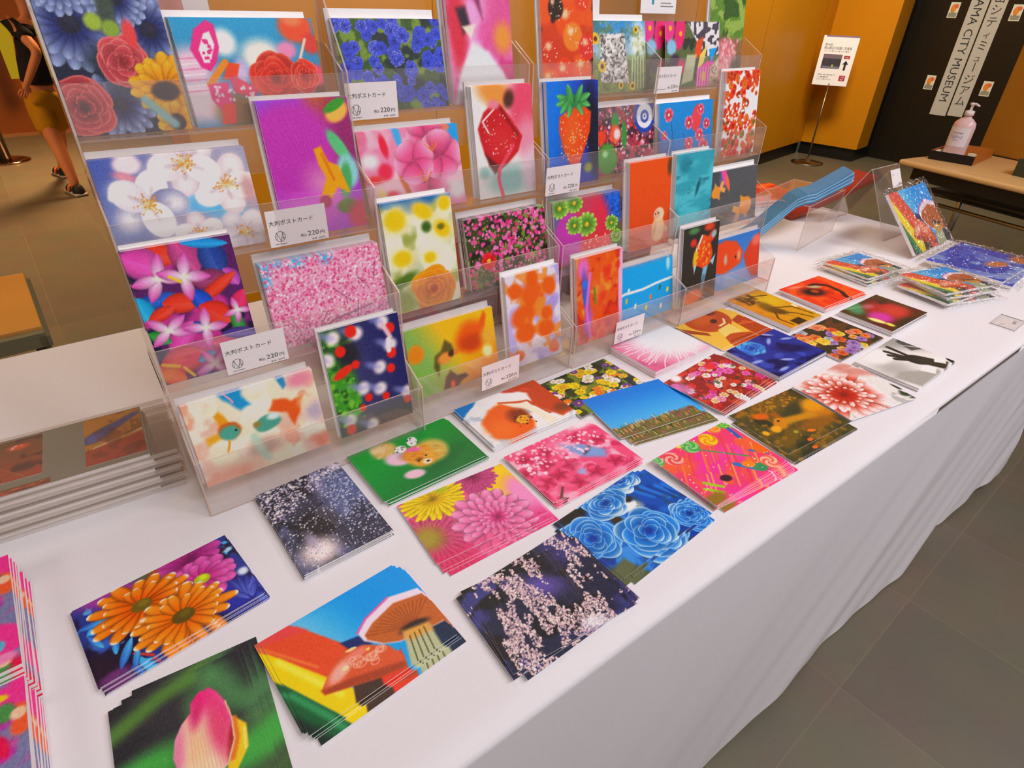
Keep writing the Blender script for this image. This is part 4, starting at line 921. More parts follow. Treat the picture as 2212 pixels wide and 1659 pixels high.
@design
def pink_on_blue():
    c = Cv(1, 0x2c80c0, 90, 251); c.grad(0x1c84c8, 0x3c74b0, 0, 1)
    c.el(.97, .28, .13, .22, 0xd8444c, 10, .15)
    for x, y, R in [(.24, .18, .12), (.76, .34, .12), (1.08, .14, .1), (1.05, .56, .12), (1.24, .38, .1), (.76, .68, .12), (1.16, .76, .14), (.9, .86, .12), (.12, .5, .08)]: c.daisy(x, y, R, 6, 0xd83c58, 0xf090a8, 0xf4e0c0, .2, edge=.4)
    c.ln([(.3, .3), (.36, .7)], .006, 0x304050).ln([(.62, .5), (.7, .9)], .005, 0x304050).shade(0x7c90b4, .5, 0, 1, .78, .82)
    return c.done()
@design
def maple():
    c = Cv(0, 0xf2eeec, 120, 257)
    f = lambda x, y: not (.3 < y + .15 * x < .62 and x > .42 and c.r.rand() < .8)
    for k in range(210):
        x = c.r.uniform(0, .7); y = c.r.uniform(0, 1)
        if not f(x, y): continue
        c.daisy(x, y, c.r.uniform(.03, .06), 5, [0xe04818, 0xd02c1c, 0xf07c28, 0x8c3c1c, 0xe0601c, 0x789030 if y > .55 else 0xd83418][c.r.randint(6)], [0xf06024, 0xe83c28][k % 2], None)
    c.dots(60, [0xf8f4f0], .01, .02, None, (.2, .7))
    return c.done(.03)
@design
def quilt():
    c = Cv(1, 0x58643c, 100, 263); c.nz(0x34382c, 6, .5, .6)
    c.el(.1, .12, .12, .2, 0xe03c84, 10, .15).el(.36, .16, .13, .26, 0xd82c6c, 10, .12).el(.38, .18, .04, .04, 0xf0a828, 0, .3).el(.12, .1, .04, .04, 0xf0a828, 0, .3).el(.15, .38, .12, .12, 0x88b8d4, 0, .3).el(.24, .62, .14, .14, 0x402c40, 0, .3).el(.4, .68, .1, .12, 0xb83058, 0, .3)
    p = [(.55, 0), (1.42, 0), (1.42, .5), (1.05, .55), (.8, .3)]; c.po(p, 0xdcd8d8, .02).put(c.pm(p) * sst(.52, .56, c.vn(16, 18, 1)), 0x3c3440, .9)
    c.po([(.8, .3), (.98, .22), (.92, .5), (.72, .6)], 0xd84c20, .01).po([(.9, .5), (1.1, .35), (1.0, .62), (.8, .8)], 0xe0c860, .01).po([(1.14, .42), (1.36, .4), (1.2, .66)], 0x1c94d4, .008).po([(.55, .5), (.8, .5), (.7, .9), (.4, .95)], 0xb8bc98, .02)
    p = [(.82, .72), (1.12, .6), (1.3, .62), (1.1, 1.02), (.78, 1.02)]; c.po(p, 0xd8409c, .02).el(1.0, .84, .06, .08, 0xf0a828, 0, .3); 
    for k in range(5): c.ln([(.86 + .07 * k, .7), (.82 + .07 * k, 1.02)], .01, 0xf4d0e4, .5, .8)
    c.po([(1.2, .7), (1.42, .55), (1.42, 1.02), (1.12, 1.02)], 0xc8c4a8, .02).dots(50, [0xd85878, 0x60884c, 0xe8a8b8], .01, .02, (1.15, 1.42), (.65, 1))
    return c.done(.03)
@design
def pink_shrub():
    c = Cv(0, 0x5c8034, 110, 269); c.nz(0x8ca850, 9, .5, .6).nz(0x3c5828, 6, .58, .66)
    c.shade(0x8c6048, .85, 0, 1, .46, .56).el(.32, .75, .26, .26, 0xd07c84, 0, .3); c.dots(160, [0xe4a0a4, 0xb85c6c, 0xf0c0bc], .012, .03, (.06, .6), (.5, 1), .4, .8).el(.6, .9, .14, .2, 0x4c4838, 0, .5)
    return c.done(.03)
@design
def pink_petal_mosaic():
    c = Cv(0, 0xe83c90, 130, 271); c.nz(0x7c7ca4, 5, .5, .62).nz(0xd8204c, 5, .55, .65)
    for k in range(60): c.el(c.r.uniform(0, .7), c.r.uniform(0, 1), c.r.uniform(.03, .09), c.r.uniform(.02, .05), [0xf088b8, 0xe82c6c, 0xf8c8a8, 0x5cb0c8, 0xf0c820, 0xd81c50, 0xf06038, 0x4c8c4c, 0xb83ca0][k % 9], c.r.rand() * 180, .3)
    return c.done(.03)
@design
def goldfish_red_dark():
    c = Cv(1, 0x8c4020, 110, 277); c.grad(0x7c5424, 0xa8481c, 0, 1).nz(0x5c2c18, 4, .55, .7)
    for x, y, r in [(.1, .45, .09), (.48, .42, .15), (.9, .38, .12), (1.2, .2, .1), (.2, .8, .1)]: c.el(x, y, r, r * .7, 0xe0581c, 0, .5).dots(8, [0xf8c0a0, 0xf09070], .01, .02, (x - r * .6, x + r * .6), (y - r * .4, y + r * .4))
    for k in range(12): c.ln([(c.r.uniform(0, 1), c.r.uniform(0, 1)), (c.r.uniform(.4, 1.42), c.r.uniform(0, 1))], .006, 0xe08040, .7, .5)
    return c.done()
@design
def iris_gold():
    c = Cv(0, 0xc0841c, 110, 281); c.nz(0xa86820, 5, .5, .65).el(.2, .38, .3, .1, 0x4c4888, -30, .3).el(.12, .46, .1, .1, 0x6864a8, 0, .4).el(.5, .2, .24, .06, 0x5c5490, -30, .4).ln([(.1, .66), (.7, .5)], .01, 0xe8d8c0, .5).shade(0xa83c18, .9, .2, 1, .68, .72).nz(0x6c3414, 6, .58, .66, .5)
    return c.done()
@design
def blue_sheet():
    c = Cv(1, 0x58a0cc, 60, 283); c.grad(0x4c94c4, 0x8cc0e0, 1, 0, 0, 1.3)
    return c.done()
@design
def red_sheet():
    c = Cv(1, 0xd85420, 60, 293); c.nz(0xb82c1c, 4, .5, .6, 1, 8).nz(0xf08038, 6, .58, .66, .8, 14)
    return c.done()

@design
def towel_blue():
    c = Cv(1, 0x3c5cc8, 90, 307); c.grad(0x3454c4, 0x8498d0, 0, 1).nz(0x2040b0, 3, .5, .6).nz(0x90b0e0, 4, .62, .7, .8)
    c.el(.75, .7, .2, .1, 0xc07040, 20, .3).el(1.3, .85, .2, .14, 0xb8653c, 0, .4)
    return c.done()

# ---- turning a painting into a card: picture face of coloured vertices, white paper sides and back
CARD = {}
def card_mesh(name, gain=1.0, wid=None, hei=None, curl=0.):
    key = (name, gain, wid, hei)
    if key in CARD: return CARD[key]
    pix = PIC[name]()
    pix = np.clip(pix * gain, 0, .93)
    h, w = pix.shape[:2]
    land = w > h
    W_ = wid or (.182 if land else .128); H_ = hei or (.128 if land else .182)
    jj, ii = np.mgrid[0:h, 0:w]
    x = ii / (w - 1) * W_ - W_ / 2; y = H_ / 2 - jj / (h - 1) * H_
    v = np.stack([x, y, np.ones_like(x)], -1).reshape(-1, 3)
    idx = (jj * w + ii)
    q = np.stack([idx[1:, :-1], idx[1:, 1:], idx[:-1, 1:], idx[:-1, :-1]], -1).reshape(-1, 4)
    n = len(v)
    b = np.array([(sx * W_ / 2, sy * H_ / 2, z) for z in (0, 1) for sx, sy in ((-1, -1), (1, -1), (1, 1), (-1, 1))], float)
    bf = np.array([(3, 2, 1, 0), (0, 1, 5, 4), (1, 2, 6, 5), (2, 3, 7, 6), (3, 0, 4, 7)]) + n
    V = np.concatenate([v, b]); F = np.concatenate([q, bf])
    me = bpy.data.meshes.new('postcard_' + name)
    me.vertices.add(len(V)); me.vertices.foreach_set('co', V.ravel())
    me.loops.add(F.size); me.loops.foreach_set('vertex_index', F.ravel().astype(np.int32))
    me.polygons.add(len(F)); me.polygons.foreach_set('loop_start', np.arange(0, F.size, 4, dtype=np.int32))
    mi = np.zeros(len(F), np.int32); mi[len(q):] = 1
    me.polygons.foreach_set('material_index', mi)
    me.polygons.foreach_set('use_smooth', np.zeros(len(F), bool))
    me.materials.append(PRINT); me.materials.append(PAPER)
    at = me.color_attributes.new('pic', 'FLOAT_COLOR', 'POINT')
    c = np.ones((len(V), 4), np.float32) * .85
    c[:n, :3] = pix.reshape(-1, 3); c[:, 3] = 1
    at.data.foreach_set('color', c.ravel())
    me.update(calc_edges=True); me.validate()
    CARD[key] = me
    return me

random.seed(7)
HT = .70
# ------------------------------------------------------------------ the setting
def plane_rot(a):
    return Matrix.Rotation(a, 4, 'Z')

# floor: square stone tiles with pale joints
fm = mat('floor_tile', 0x6a6150, .5, .45, var=.22, scale=3.2)
nt = fm.node_tree
bs = nt.nodes['Principled BSDF']
tc = nt.nodes.new('ShaderNodeTexCoord'); mp = nt.nodes.new('ShaderNodeMapping')
mp.inputs['Location'].default_value = (-.27, .64, 0); mp.inputs['Rotation'].default_value = (0, 0, radians(-2.7))
br = nt.nodes.new('ShaderNodeTexBrick')
br.inputs['Scale'].default_value = 1.0; br.inputs['Brick Width'].default_value = .393; br.inputs['Row Height'].default_value = .786
br.inputs['Mortar Size'].default_value = .0018; br.inputs['Mortar Smooth'].default_value = .3; br.offset = .0
br.inputs['Color1'].default_value = (*lin(hx(0x766c58)), 1); br.inputs['Color2'].default_value = (*lin(hx(0x6c6352)), 1); br.inputs['Mortar'].default_value = (*lin(hx(0x82745c)), 1)
nz = nt.nodes.new('ShaderNodeTexNoise'); nz.inputs['Scale'].default_value = 5; nz.inputs['Detail'].default_value = 6
mx = nt.nodes.new('ShaderNodeMix'); mx.data_type = 'RGBA'; mx.blend_type = 'MULTIPLY'; mx.inputs[0].default_value = .35
nt.links.new(tc.outputs['Object'], mp.inputs[0]); nt.links.new(mp.outputs[0], br.inputs['Vector']); nt.links.new(tc.outputs['Object'], nz.inputs['Vector'])
nt.links.new(br.outputs['Color'], mx.inputs[6]); nt.links.new(nz.outputs['Color'], mx.inputs[7]); nt.links.new(mx.outputs[2], bs.inputs['Base Color'])
b = MB(); b.box(-7, 9, -5, 9, -.1, 0)
tag(b.build('floor', fm), kind='structure')
b = MB(); b.box(-7, 9, -5, 9, 3.4, 3.5)
tag(b.build('ceiling', mat('ceiling_paint', 0xd8c8b4, .8, .2, var=.03)), kind='structure')

WOOD = mat('varnished_wood_wall', 0xbc7a0a, .45, .25, var=.12, scale=3, stretch=(1, 1, .25))
WOODD = mat('dark_stained_wood_wall', 0xb0642a, .45, .35, var=.15, scale=2.5, stretch=(1, 1, .3))
TANW = mat('pale_wood_wall', 0xb8842c, .4, .4, var=.10, scale=3, stretch=(1, 1, .25))
BLACK = mat('black_skirting', 0x12100f, .4, .4, var=.1)
def wall_run(name, p, q, z0, z1, th, mats, seams=()):
    """upright slab from p to q (floor plan), th thick to the left of the run"""
    d = Vector((q[0] - p[0], q[1] - p[1], 0)); L = d.length
    M = Matrix.Translation((p[0], p[1], 0)) @ Matrix.Rotation(math.atan2(d.y, d.x), 4, 'Z')
    bb = MB(); bb.box(0, L, 0, th, z0, z1, 0, M)
    for s_ in seams: bb.box(s_ - .002, s_ + .002, -.001, .003, z0, z1, 1, M)
    o = bb.build(name, mats)
    return tag(o, kind='structure')
SEAM = mat('panel_seam', 0x7c4c12, .6, .2, var=.05)
SL = .16
wall_run('wall_back', (.42, 1.90), (6.62, 2.90), .125, 3.4, .2, [WOOD, SEAM], (1.2, 2.4, 3.6, 4.8, 6.0))
wall_run('baseboard_back', (.42, 1.93), (6.62, 2.93), 0, .125, .15, BLACK)
wall_run('wall_right', (6.62, 2.90), (6.70, 2.33), .125, 3.4, .32, [WOOD, SEAM])
wall_run('baseboard_right', (6.65, 2.92), (6.73, 2.36), 0, .125, .28, BLACK)
wall_run('wall_left', (-7, 7.55), (6, 7.75), .0, 3.4, .2, [WOODD, SEAM], (2, 4, 6, 8))
wall_run('reflection_strip_left', (-7, 7.535), (.4, 7.65), 0, .03, .02, mat('pale_reflection_strip', 0xc08c60, .4, .4, var=.05))  # pale strip imitating a reflection along the foot of the left wall
# dark sliding door in its recess
DOORM = mat('black_door_panel', 0x17140f, .32, .45, var=.2, scale=2)
b = MB(); b.box(7.15, 7.25, .2, 2.60, 0, 3.4, 0)
for y in (1.36, 2.16): b.box(7.147, 7.152, y - .004, y + .004, 0, 3.4, 1)
door = tag(b.build('door_1', [DOORM, BLACK]), kind='structure')
b = MB(); b.box(6.98, 7.16, 2.40, 2.60, 0, 3.4); tag(b.build('trim_1', BLACK), kind='structure')
b = MB(); b.box(7.25, 7.4, -2, 3.2, 0, 3.4); tag(b.build('wall_far', mat('dark_wall_paint', 0x1c1916, .6, .3, var=.1)), kind='structure')

# banners and stickers on the dark door
BAN = mat('pale_banner_film', 0xb9b7b4, .5, .3, var=.03)
NAVY = mat('dark_navy_lettering', 0x2c3038, .6, .2, var=.05)
def door_M(y, z):   # local x -> world -y (to the right in the view), local y -> world z, local z -> world -x (outwards)
    return Matrix(((0, 0, -1, 7.148), (-1, 0, 0, y), (0, 1, 0, z), (0, 0, 0, 1)))
b = MB(); b.box(7.144, 7.149, 1.80, 1.945, .49, 2.55)
M = door_M(1.872, 1.58) @ Matrix.Rotation(-pi / 2, 4, 'Z')
# read downwards: the baseline runs from top to bottom
put_text(b, 'OKAYAMA CITY MUSEUM', .985, -.034, .100, door_M(1.872, 1.60) @ Matrix.Rotation(-pi / 2, 4, 'Z'), 1, 'r', 1.10, .0045)
tag(b.build('banner', [BAN, NAVY]), 'pale vertical banner with Latin lettering on the dark door', 'banner', 'banners on the dark door')
b = MB(); b.box(7.144, 7.149, 1.655, 1.787, .50, 2.55)
z = .60
for ch in reversed('岡山シティミュージアム'):
    if ch == 'ー': put_text(b, ch, 0, -.034, .092, door_M(1.72, z + .045) @ Matrix.Rotation(-pi / 2, 4, 'Z'), 1, 'c', None, .0045)
    else: put_text(b, ch, 0, 0, .092 if ch not in 'ィュ' else .07, door_M(1.72, z), 1, 'c', None, .0045)
    z += .0925
tag(b.build('banner', [BAN, NAVY]), 'pale vertical banner with Japanese lettering on the dark door', 'banner', 'banners on the dark door')
STO = mat('orange_sticker_print', 0xe08830, .5, .3, var=.15, scale=30); STW = mat('sticker_white', 0xd8d8cc, .5, .3, var=.03); STG = mat('sticker_grey', 0x8c8c80, .5, .3, var=.1); STR = mat('sticker_red', 0xd86848, .5, .3, var=.1)
for (y, z, lab) in [(2.045, .762, 'small orange sticker left of the banners, low on the dark door'), (1.55, .758, 'small orange sticker right of the banners, low on the dark door'), (2.065, 1.363, 'small orange sticker left of the banners, high on the dark door'), (1.56, 1.356, 'small orange sticker right of the banners, high on the dark door')]:
    b = MB(); M = door_M(y, z)
    b.box(-.041, .041, -.062, .062, .0, .003, 0, M); b.box(-.034, .034, -.055, -.02, .003, .0035, 2, M)
    bm = bmesh.new(); bmesh.ops.create_uvsphere(bm, u_segments=12, v_segments=6, radius=1); b.bm(bm, 1, M @ Matrix.Translation((-.006, .012, .003)) @ Matrix.Diagonal((.022, .034, .001, 1)))
    bm = bmesh.new(); bmesh.ops.create_uvsphere(bm, u_segments=12, v_segments=6, radius=1); b.bm(bm, 3, M @ Matrix.Translation((.012, .03, .003)) @ Matrix.Diagonal((.02, .018, .0012, 1)))
    tag(b.build('sticker', [STW, STO, STG, STR]), lab, 'sticker', 'stickers on the dark door')

# ------------------------------------------------------------------ the long table and its cloth
X0, X1, Y0, Y1 = -1.3, 2.30, -.455, .695
tb = empty('folding_table', ((X0 + X1) / 2, .12, 0))
tag(tb, 'long folding table hidden under the white tablecloth', 'table')
ox, oy = (X0 + X1) / 2, .12
b = MB(); b.box(X0 - ox + .01, X1 - ox - .012, Y0 - oy + .01, Y1 - oy - .012, .668, .697); b.build('tabletop', mat('table_board', 0xc8b090, .5, .3, var=.08), tb)
LEGM = mat('steel_leg', 0x8c8c8c, .35, .5, metal=1, var=.05)
for x in (X0 + .15, -.0, 1.0, X1 - .15):
    for y in (Y0 + .1, Y1 - .1):
        b = MB(); b.tube([(x - ox, y - oy, 0), (x - ox, y - oy, .668)], .014); b.build('leg', LEGM, tb)

clm = mat('white_cotton_cloth', 0xe9e5e9, .85, .2, var=.02, scale=300, bump=.04)
def cloth_front(x, t):
    # soft slanting folds, hardly any on the left
    """front drape: t=0 at the table edge, t=1 at the hem"""
    z = HT - .006 - t * (.685 + .012 * sin(x * 5.1) + .01 * sin(x * 11 + 1))
    grow = t ** 1.1
    s_ = x + .75 * t
    right_ = .15 + .85 * float(sst(.3, 1.8, x))
    fold = (.012 * sin(s_ * 9 + .8 * sin(s_ * 3)) + .005 * sin(s_ * 19 + 1.3) + .002 * sin(s_ * 41 + 2)) * right_ * grow
    sag = -.008 * sin(x * 2.1) * grow
    return (x + .004 * grow * sin(x * 13), -.487 - .020 * t - fold + sag, max(z, .006))
b = MB()
prof = [(-.455, .7000), (-.463, .6996), (-.472, .6985), (-.480, .6965), (-.4855, .6935)]
nx = 361
def cx(u): return X0 - .02 + u * (X1 + .005 - X0 + .02)
ys = list(np.linspace(Y1, -.44, 40))
rows = [[(cx(i / (nx - 1)), y, HT + .0006 * sin(cx(i / (nx - 1)) * 9 + y * 5)) for i in range(nx)] for y in ys]
rows += [[(cx(i / (nx - 1)), y + .002 * sin(cx(i / (nx - 1)) * 3.3), z) for i in range(nx)] for y, z in prof]
rows += [[cloth_front(cx(i / (nx - 1)), t) for i in range(nx)] for t in np.linspace(.0, 1, 46)[0:]]
vs = [p for r in rows for p in r]
fs = [(j * nx + i, j * nx + i + 1, (j + 1) * nx + i + 1, (j + 1) * nx + i) for j in range(len(rows) - 1) for i in range(nx - 1)]
b.add(vs, [f[::-1] for f in fs], 0, True)
# right and back drapes hang from the same edges
def side(u, t):
    y = -.487 - .02 * t + u * (Y1 + .487 + .02 * t)
    return (X1 + .006 + .012 * t + .01 * t * sin(y * 19 + 1) + .006 * t * sin(y * 41), y, HT - .001 - t * .69)
b.grid(side, 60, 20)
def back(u, t):
    x = cx(u)
    return (x, Y1 + .004 + .012 * t + .010 * t * sin(x * 15), HT - .001 - t * .45)
b.grid(back, 180, 14)
cl = b.build('tablecloth', clm)
tag(cl, 'white cloth draped over the long table down to the floor', 'tablecloth')

# ------------------------------------------------------------------ clear stepped racks
UX = [0, .353, .683, 1.036]; UY = [0, .022, .017, .021]
SX = [0, .353, .706, 1.044]; SW = [.350, .350, .335, .352]
YAW = [radians(-.58), 0, 0, 0]
TH = .0025; DY = .0568; DZ = .149; ZF = .0346; LIPT = .096
def make_rack(u):
    w = SW[u]
    r = empty('acrylic_card_rack', (SX[u], UY[u], HT + .001), YAW[u])
    tag(r, ['clear four-tier card rack at the left end of the row', 'clear four-tier card rack, second from the left', 'clear four-tier card rack, third from the left', 'clear four-tier card rack at the right end of the row'][u], 'card rack', 'clear card racks on the table')
    prof = [(0, 0), (0, LIPT)]
    for k in range(1, 4):
        y = k * DY; zt = k * DZ + LIPT
        prof += [(y, zt - .122), (y, zt)]
    prof += [(.250, .665), (.262, .668), (.262, 0)] if u == 0 else [(.226, .575), (.262, .578), (.262, 0)]
    for x in (0, w - TH):
        b = MB(); b.prism(prof, x, x + TH, 'x', 0, 1); b.build('side_panel', [ACR, EDGE], r)
    for k in range(4):
        y = k * DY; zt = k * DZ + LIPT; z0 = 0 if k == 0 else zt - .122
        b = MB(); b.box(TH, w - TH, y, y + TH, z0, zt, [1, 1, 0, 0, 1, 1]); b.build('front_lip', [LIP, EDGE], r)
        zf = k * DZ + ZF; yb = y + DY - .0005 if k < 3 else y + .062
        b = MB(); b.box(TH, w - TH, y + TH, yb, zf - .003, zf - .0005, [0, 0, 1, 1, 1, 1]); b.build('shelf', [ACR, EDGE], r)
    b = MB()
    b.prism([(3 * DY + .062, 3 * DZ + ZF - .003), (3 * DY + .0645, 3 * DZ + ZF - .003), (.2585, .668), (.256, .668)], TH, w - TH, 'x', 0, 0)
    b.build('back_panel', [ACR, EDGE], r)
    if u == 0:
        b = MB(); b.box(-.0012, -.0002, .15, .26, .13, .155, 0); 
        for k in range(14): b.box(-.0016, -.0012, .152 + .0075 * k, .156 + .0075 * k, .133, .152, 1)
        b.build('barcode_label', [TAGM, INK], r)
    return r
for u in range(4): make_rack(u)

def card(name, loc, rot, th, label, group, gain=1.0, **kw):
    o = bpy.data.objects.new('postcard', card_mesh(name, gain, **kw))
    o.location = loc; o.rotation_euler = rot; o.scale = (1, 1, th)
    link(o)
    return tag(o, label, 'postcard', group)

EDGEW = mat('paper_edge_line', 0xc8bcb8, .7, .2, var=.05)
RACKROW = ['lowest', 'second lowest', 'third', 'top']
def rack_stack(name, u, t, land, x, y0, n, total, desc, back=None):
    """front card plus the cards standing behind it, leaning in a tier of a rack"""
    w, h = (.182, .128) if land else (.128, .182)
    lean = radians(12.5 if land else 9.)
    th = total / n
    grp = 'postcards of ' + desc
    for i in range(n):
        dx = 0 if i == 0 else rnd(-.0015, .0015) + (0 if back is None else back[0] * i)
        d = y0 + (th * .985) * (i + 1) / cos(lean)
        # bottom edge (back face) sits on the shelf
        lift = .0005 + (0 if back is None else back[1] * i)
        X = UX[u] + x + w / 2 + dx
        up = Vector((0, sin(lean), cos(lean)))
        nrm = Vector((0, -cos(lean), sin(lean)))
        base = Vector((X, UY[u] + t * DY + d, HT + .001 + t * DZ + ZF + lift))
        p = base + up * (h / 2)
        if i == 0:
            lab = 'front rack postcard of ' + desc
        else:
            lab = 'postcard racked behind the front one of ' + desc
        card(name, p, (pi / 2 - lean, 0, YAW[u]), th * .96, lab, grp, 1.25)  # rack prints coloured brighter to offset the weaker light there
    if n > 1:
        bt = .0045 if land else .0035; rise = (.010 if land else .006) * rnd(.7, 1.25)
        d = y0 + (total * .985 + bt + .0004) / cos(lean)
        b = MB(); b.box(-w / 2, w / 2, 0, h + rise, 0, bt, 0)
        for k in range(1, 4): b.box(-w / 2 - .0001, w / 2 + .0001, h - .02, h + rise + .0001, bt * k / 4 - .0001, bt * k / 4 + .0001, 1)
        o = b.build('backing_card', [PAPER, EDGEW])
        o.location = (UX[u] + x + w / 2 - (.004 if x > .006 else 0), UY[u] + t * DY + d, HT + .001 + t * DZ + ZF + .0005); o.rotation_euler = (pi / 2 - lean, 0, YAW[u])
        tag(o, 'white backing card behind the rack postcards of ' + desc, 'backing card', 'white backing cards in the racks')

RK = [
 ('goldfish_cream', 0, 0, 1, .009, .020, 4, .011, 'two goldfish on a cream ground', None),
 ('koi_pond', 0, 0, 0, .212, .020, 3, .006, 'red-capped white goldfish in dark water', None),
 ('petals', 0, 1, 0, .004, .017, 4, .010, 'scattered red, pink and blue petals', None),
 ('cherry_tree', 0, 1, 1, .163, .026, 6, .017, 'a dense pink cherry tree', None),
 ('white_sakura', 0, 2, 1, .005, .022, 5, .018, 'large white cherry blossoms', None),
 ('purple_orchid', 0, 2, 0, .214, .018, 5, .014, 'a purple orchid with orange centre', None),
 ('roses_sunflower', 0, 3, 0, .007, .020, 3, .006, 'old roses with a sunflower', None),
 ('butterfly', 0, 3, 1, .142, .012, 5, .016, 'a pink butterfly beside red roses', None),
 ('yellow_goldfish', 1, 0, 1, .008, .026, 3, .007, 'orange goldfish on a yellow ground', None),
 ('lilac_goldfish', 1, 0, 0, .211, .016, 5, .009, 'orange goldfish on a lilac ground', None),
 ('yellow_flowers', 1, 1, 0, .008, .016, 4, .009, 'an orange rose below yellow flowers', None),
 ('pink_rose_field', 1, 1, 1, .166, .024, 6, .018, 'a field of small pink roses', None),
 ('peach_blossom', 1, 2, 1, .007, .020, 4, .012, 'pale pink peach blossoms', None),
 ('rosebud', 1, 2, 0, .217, .017, 7, .014, 'a dark red rosebud', None),
 ('blue_rose_field', 1, 3, 1, .009, .015, 4, .010, 'a field of blue roses', None),
 ('pink_mask', 1, 3, 0, .205, .018, 7, .020, 'pink petals around a white cone', None),
 ('orange_abstract', 2, 0, 0, .051, .018, 5, .012, 'blurred orange flowers with a blue streak', None),
 ('blue_water', 2, 0, 1, .178, .030, 3, .006, 'a bright blue pool with a white rope', None),
 ('green_daisies', 2, 1, 1, .041, .030, 6, .018, 'green daisies over purple and red petals', None),
 ('orange_monkey', 2, 1, 0, .231, .018, 6, .013, 'a small toy monkey before plain orange', None),
 ('strawberry', 2, 2, 0, .046, .018, 7, .015, 'a single strawberry on blue', None),
 ('festival_crowd', 2, 2, 1, .190, .036, 3, .009, 'a red festival crowd with a blue umbrella', None),
 ('red_fruit', 2, 3, 0, .072, .026, 3, .008, 'glossy red fruit', None),
 ('sunflower_quilt', 2, 3, 1, .171, .026, 2, .004, 'a patterned quilt among sunflowers', None),
 ('parrot_fish', 3, 0, 0, .026, .020, 4, .009, 'a red and white goldfish on black', None),
 ('orange_fish_blue', 3, 0, 1, .166, .028, 2, .005, 'big orange goldfish on blue', None),
 ('teal_cloth', 3, 1, 0, .027, .018, 5, .012, 'a plain teal cloth', None),
 ('goldfish_grey', 3, 1, 1, .162, .020, 3, .007, 'orange and pink goldfish on grey', None),
 ('pink_on_blue', 3, 2, 1, .012, .020, 3, .007, 'pink flowers on a blue sky', None),
 ('maple', 3, 2, 0, .222, .016, 6, .013, 'red maple leaves on white', None),
 ('quilt', 3, 3, 1, .062, .022, 1, .0015, 'bright patchwork flowers beside a white price tag', None),
 ('quilt', 3, 3, 1, .012, .034, 1, .0015, 'patchwork flowers half hidden behind another such card', None),
 ('pink_shrub', 3, 3, 0, .216, .036, 2, .004, 'a pink shrub before green foliage', None),
]
for a in RK: rack_stack(*a)

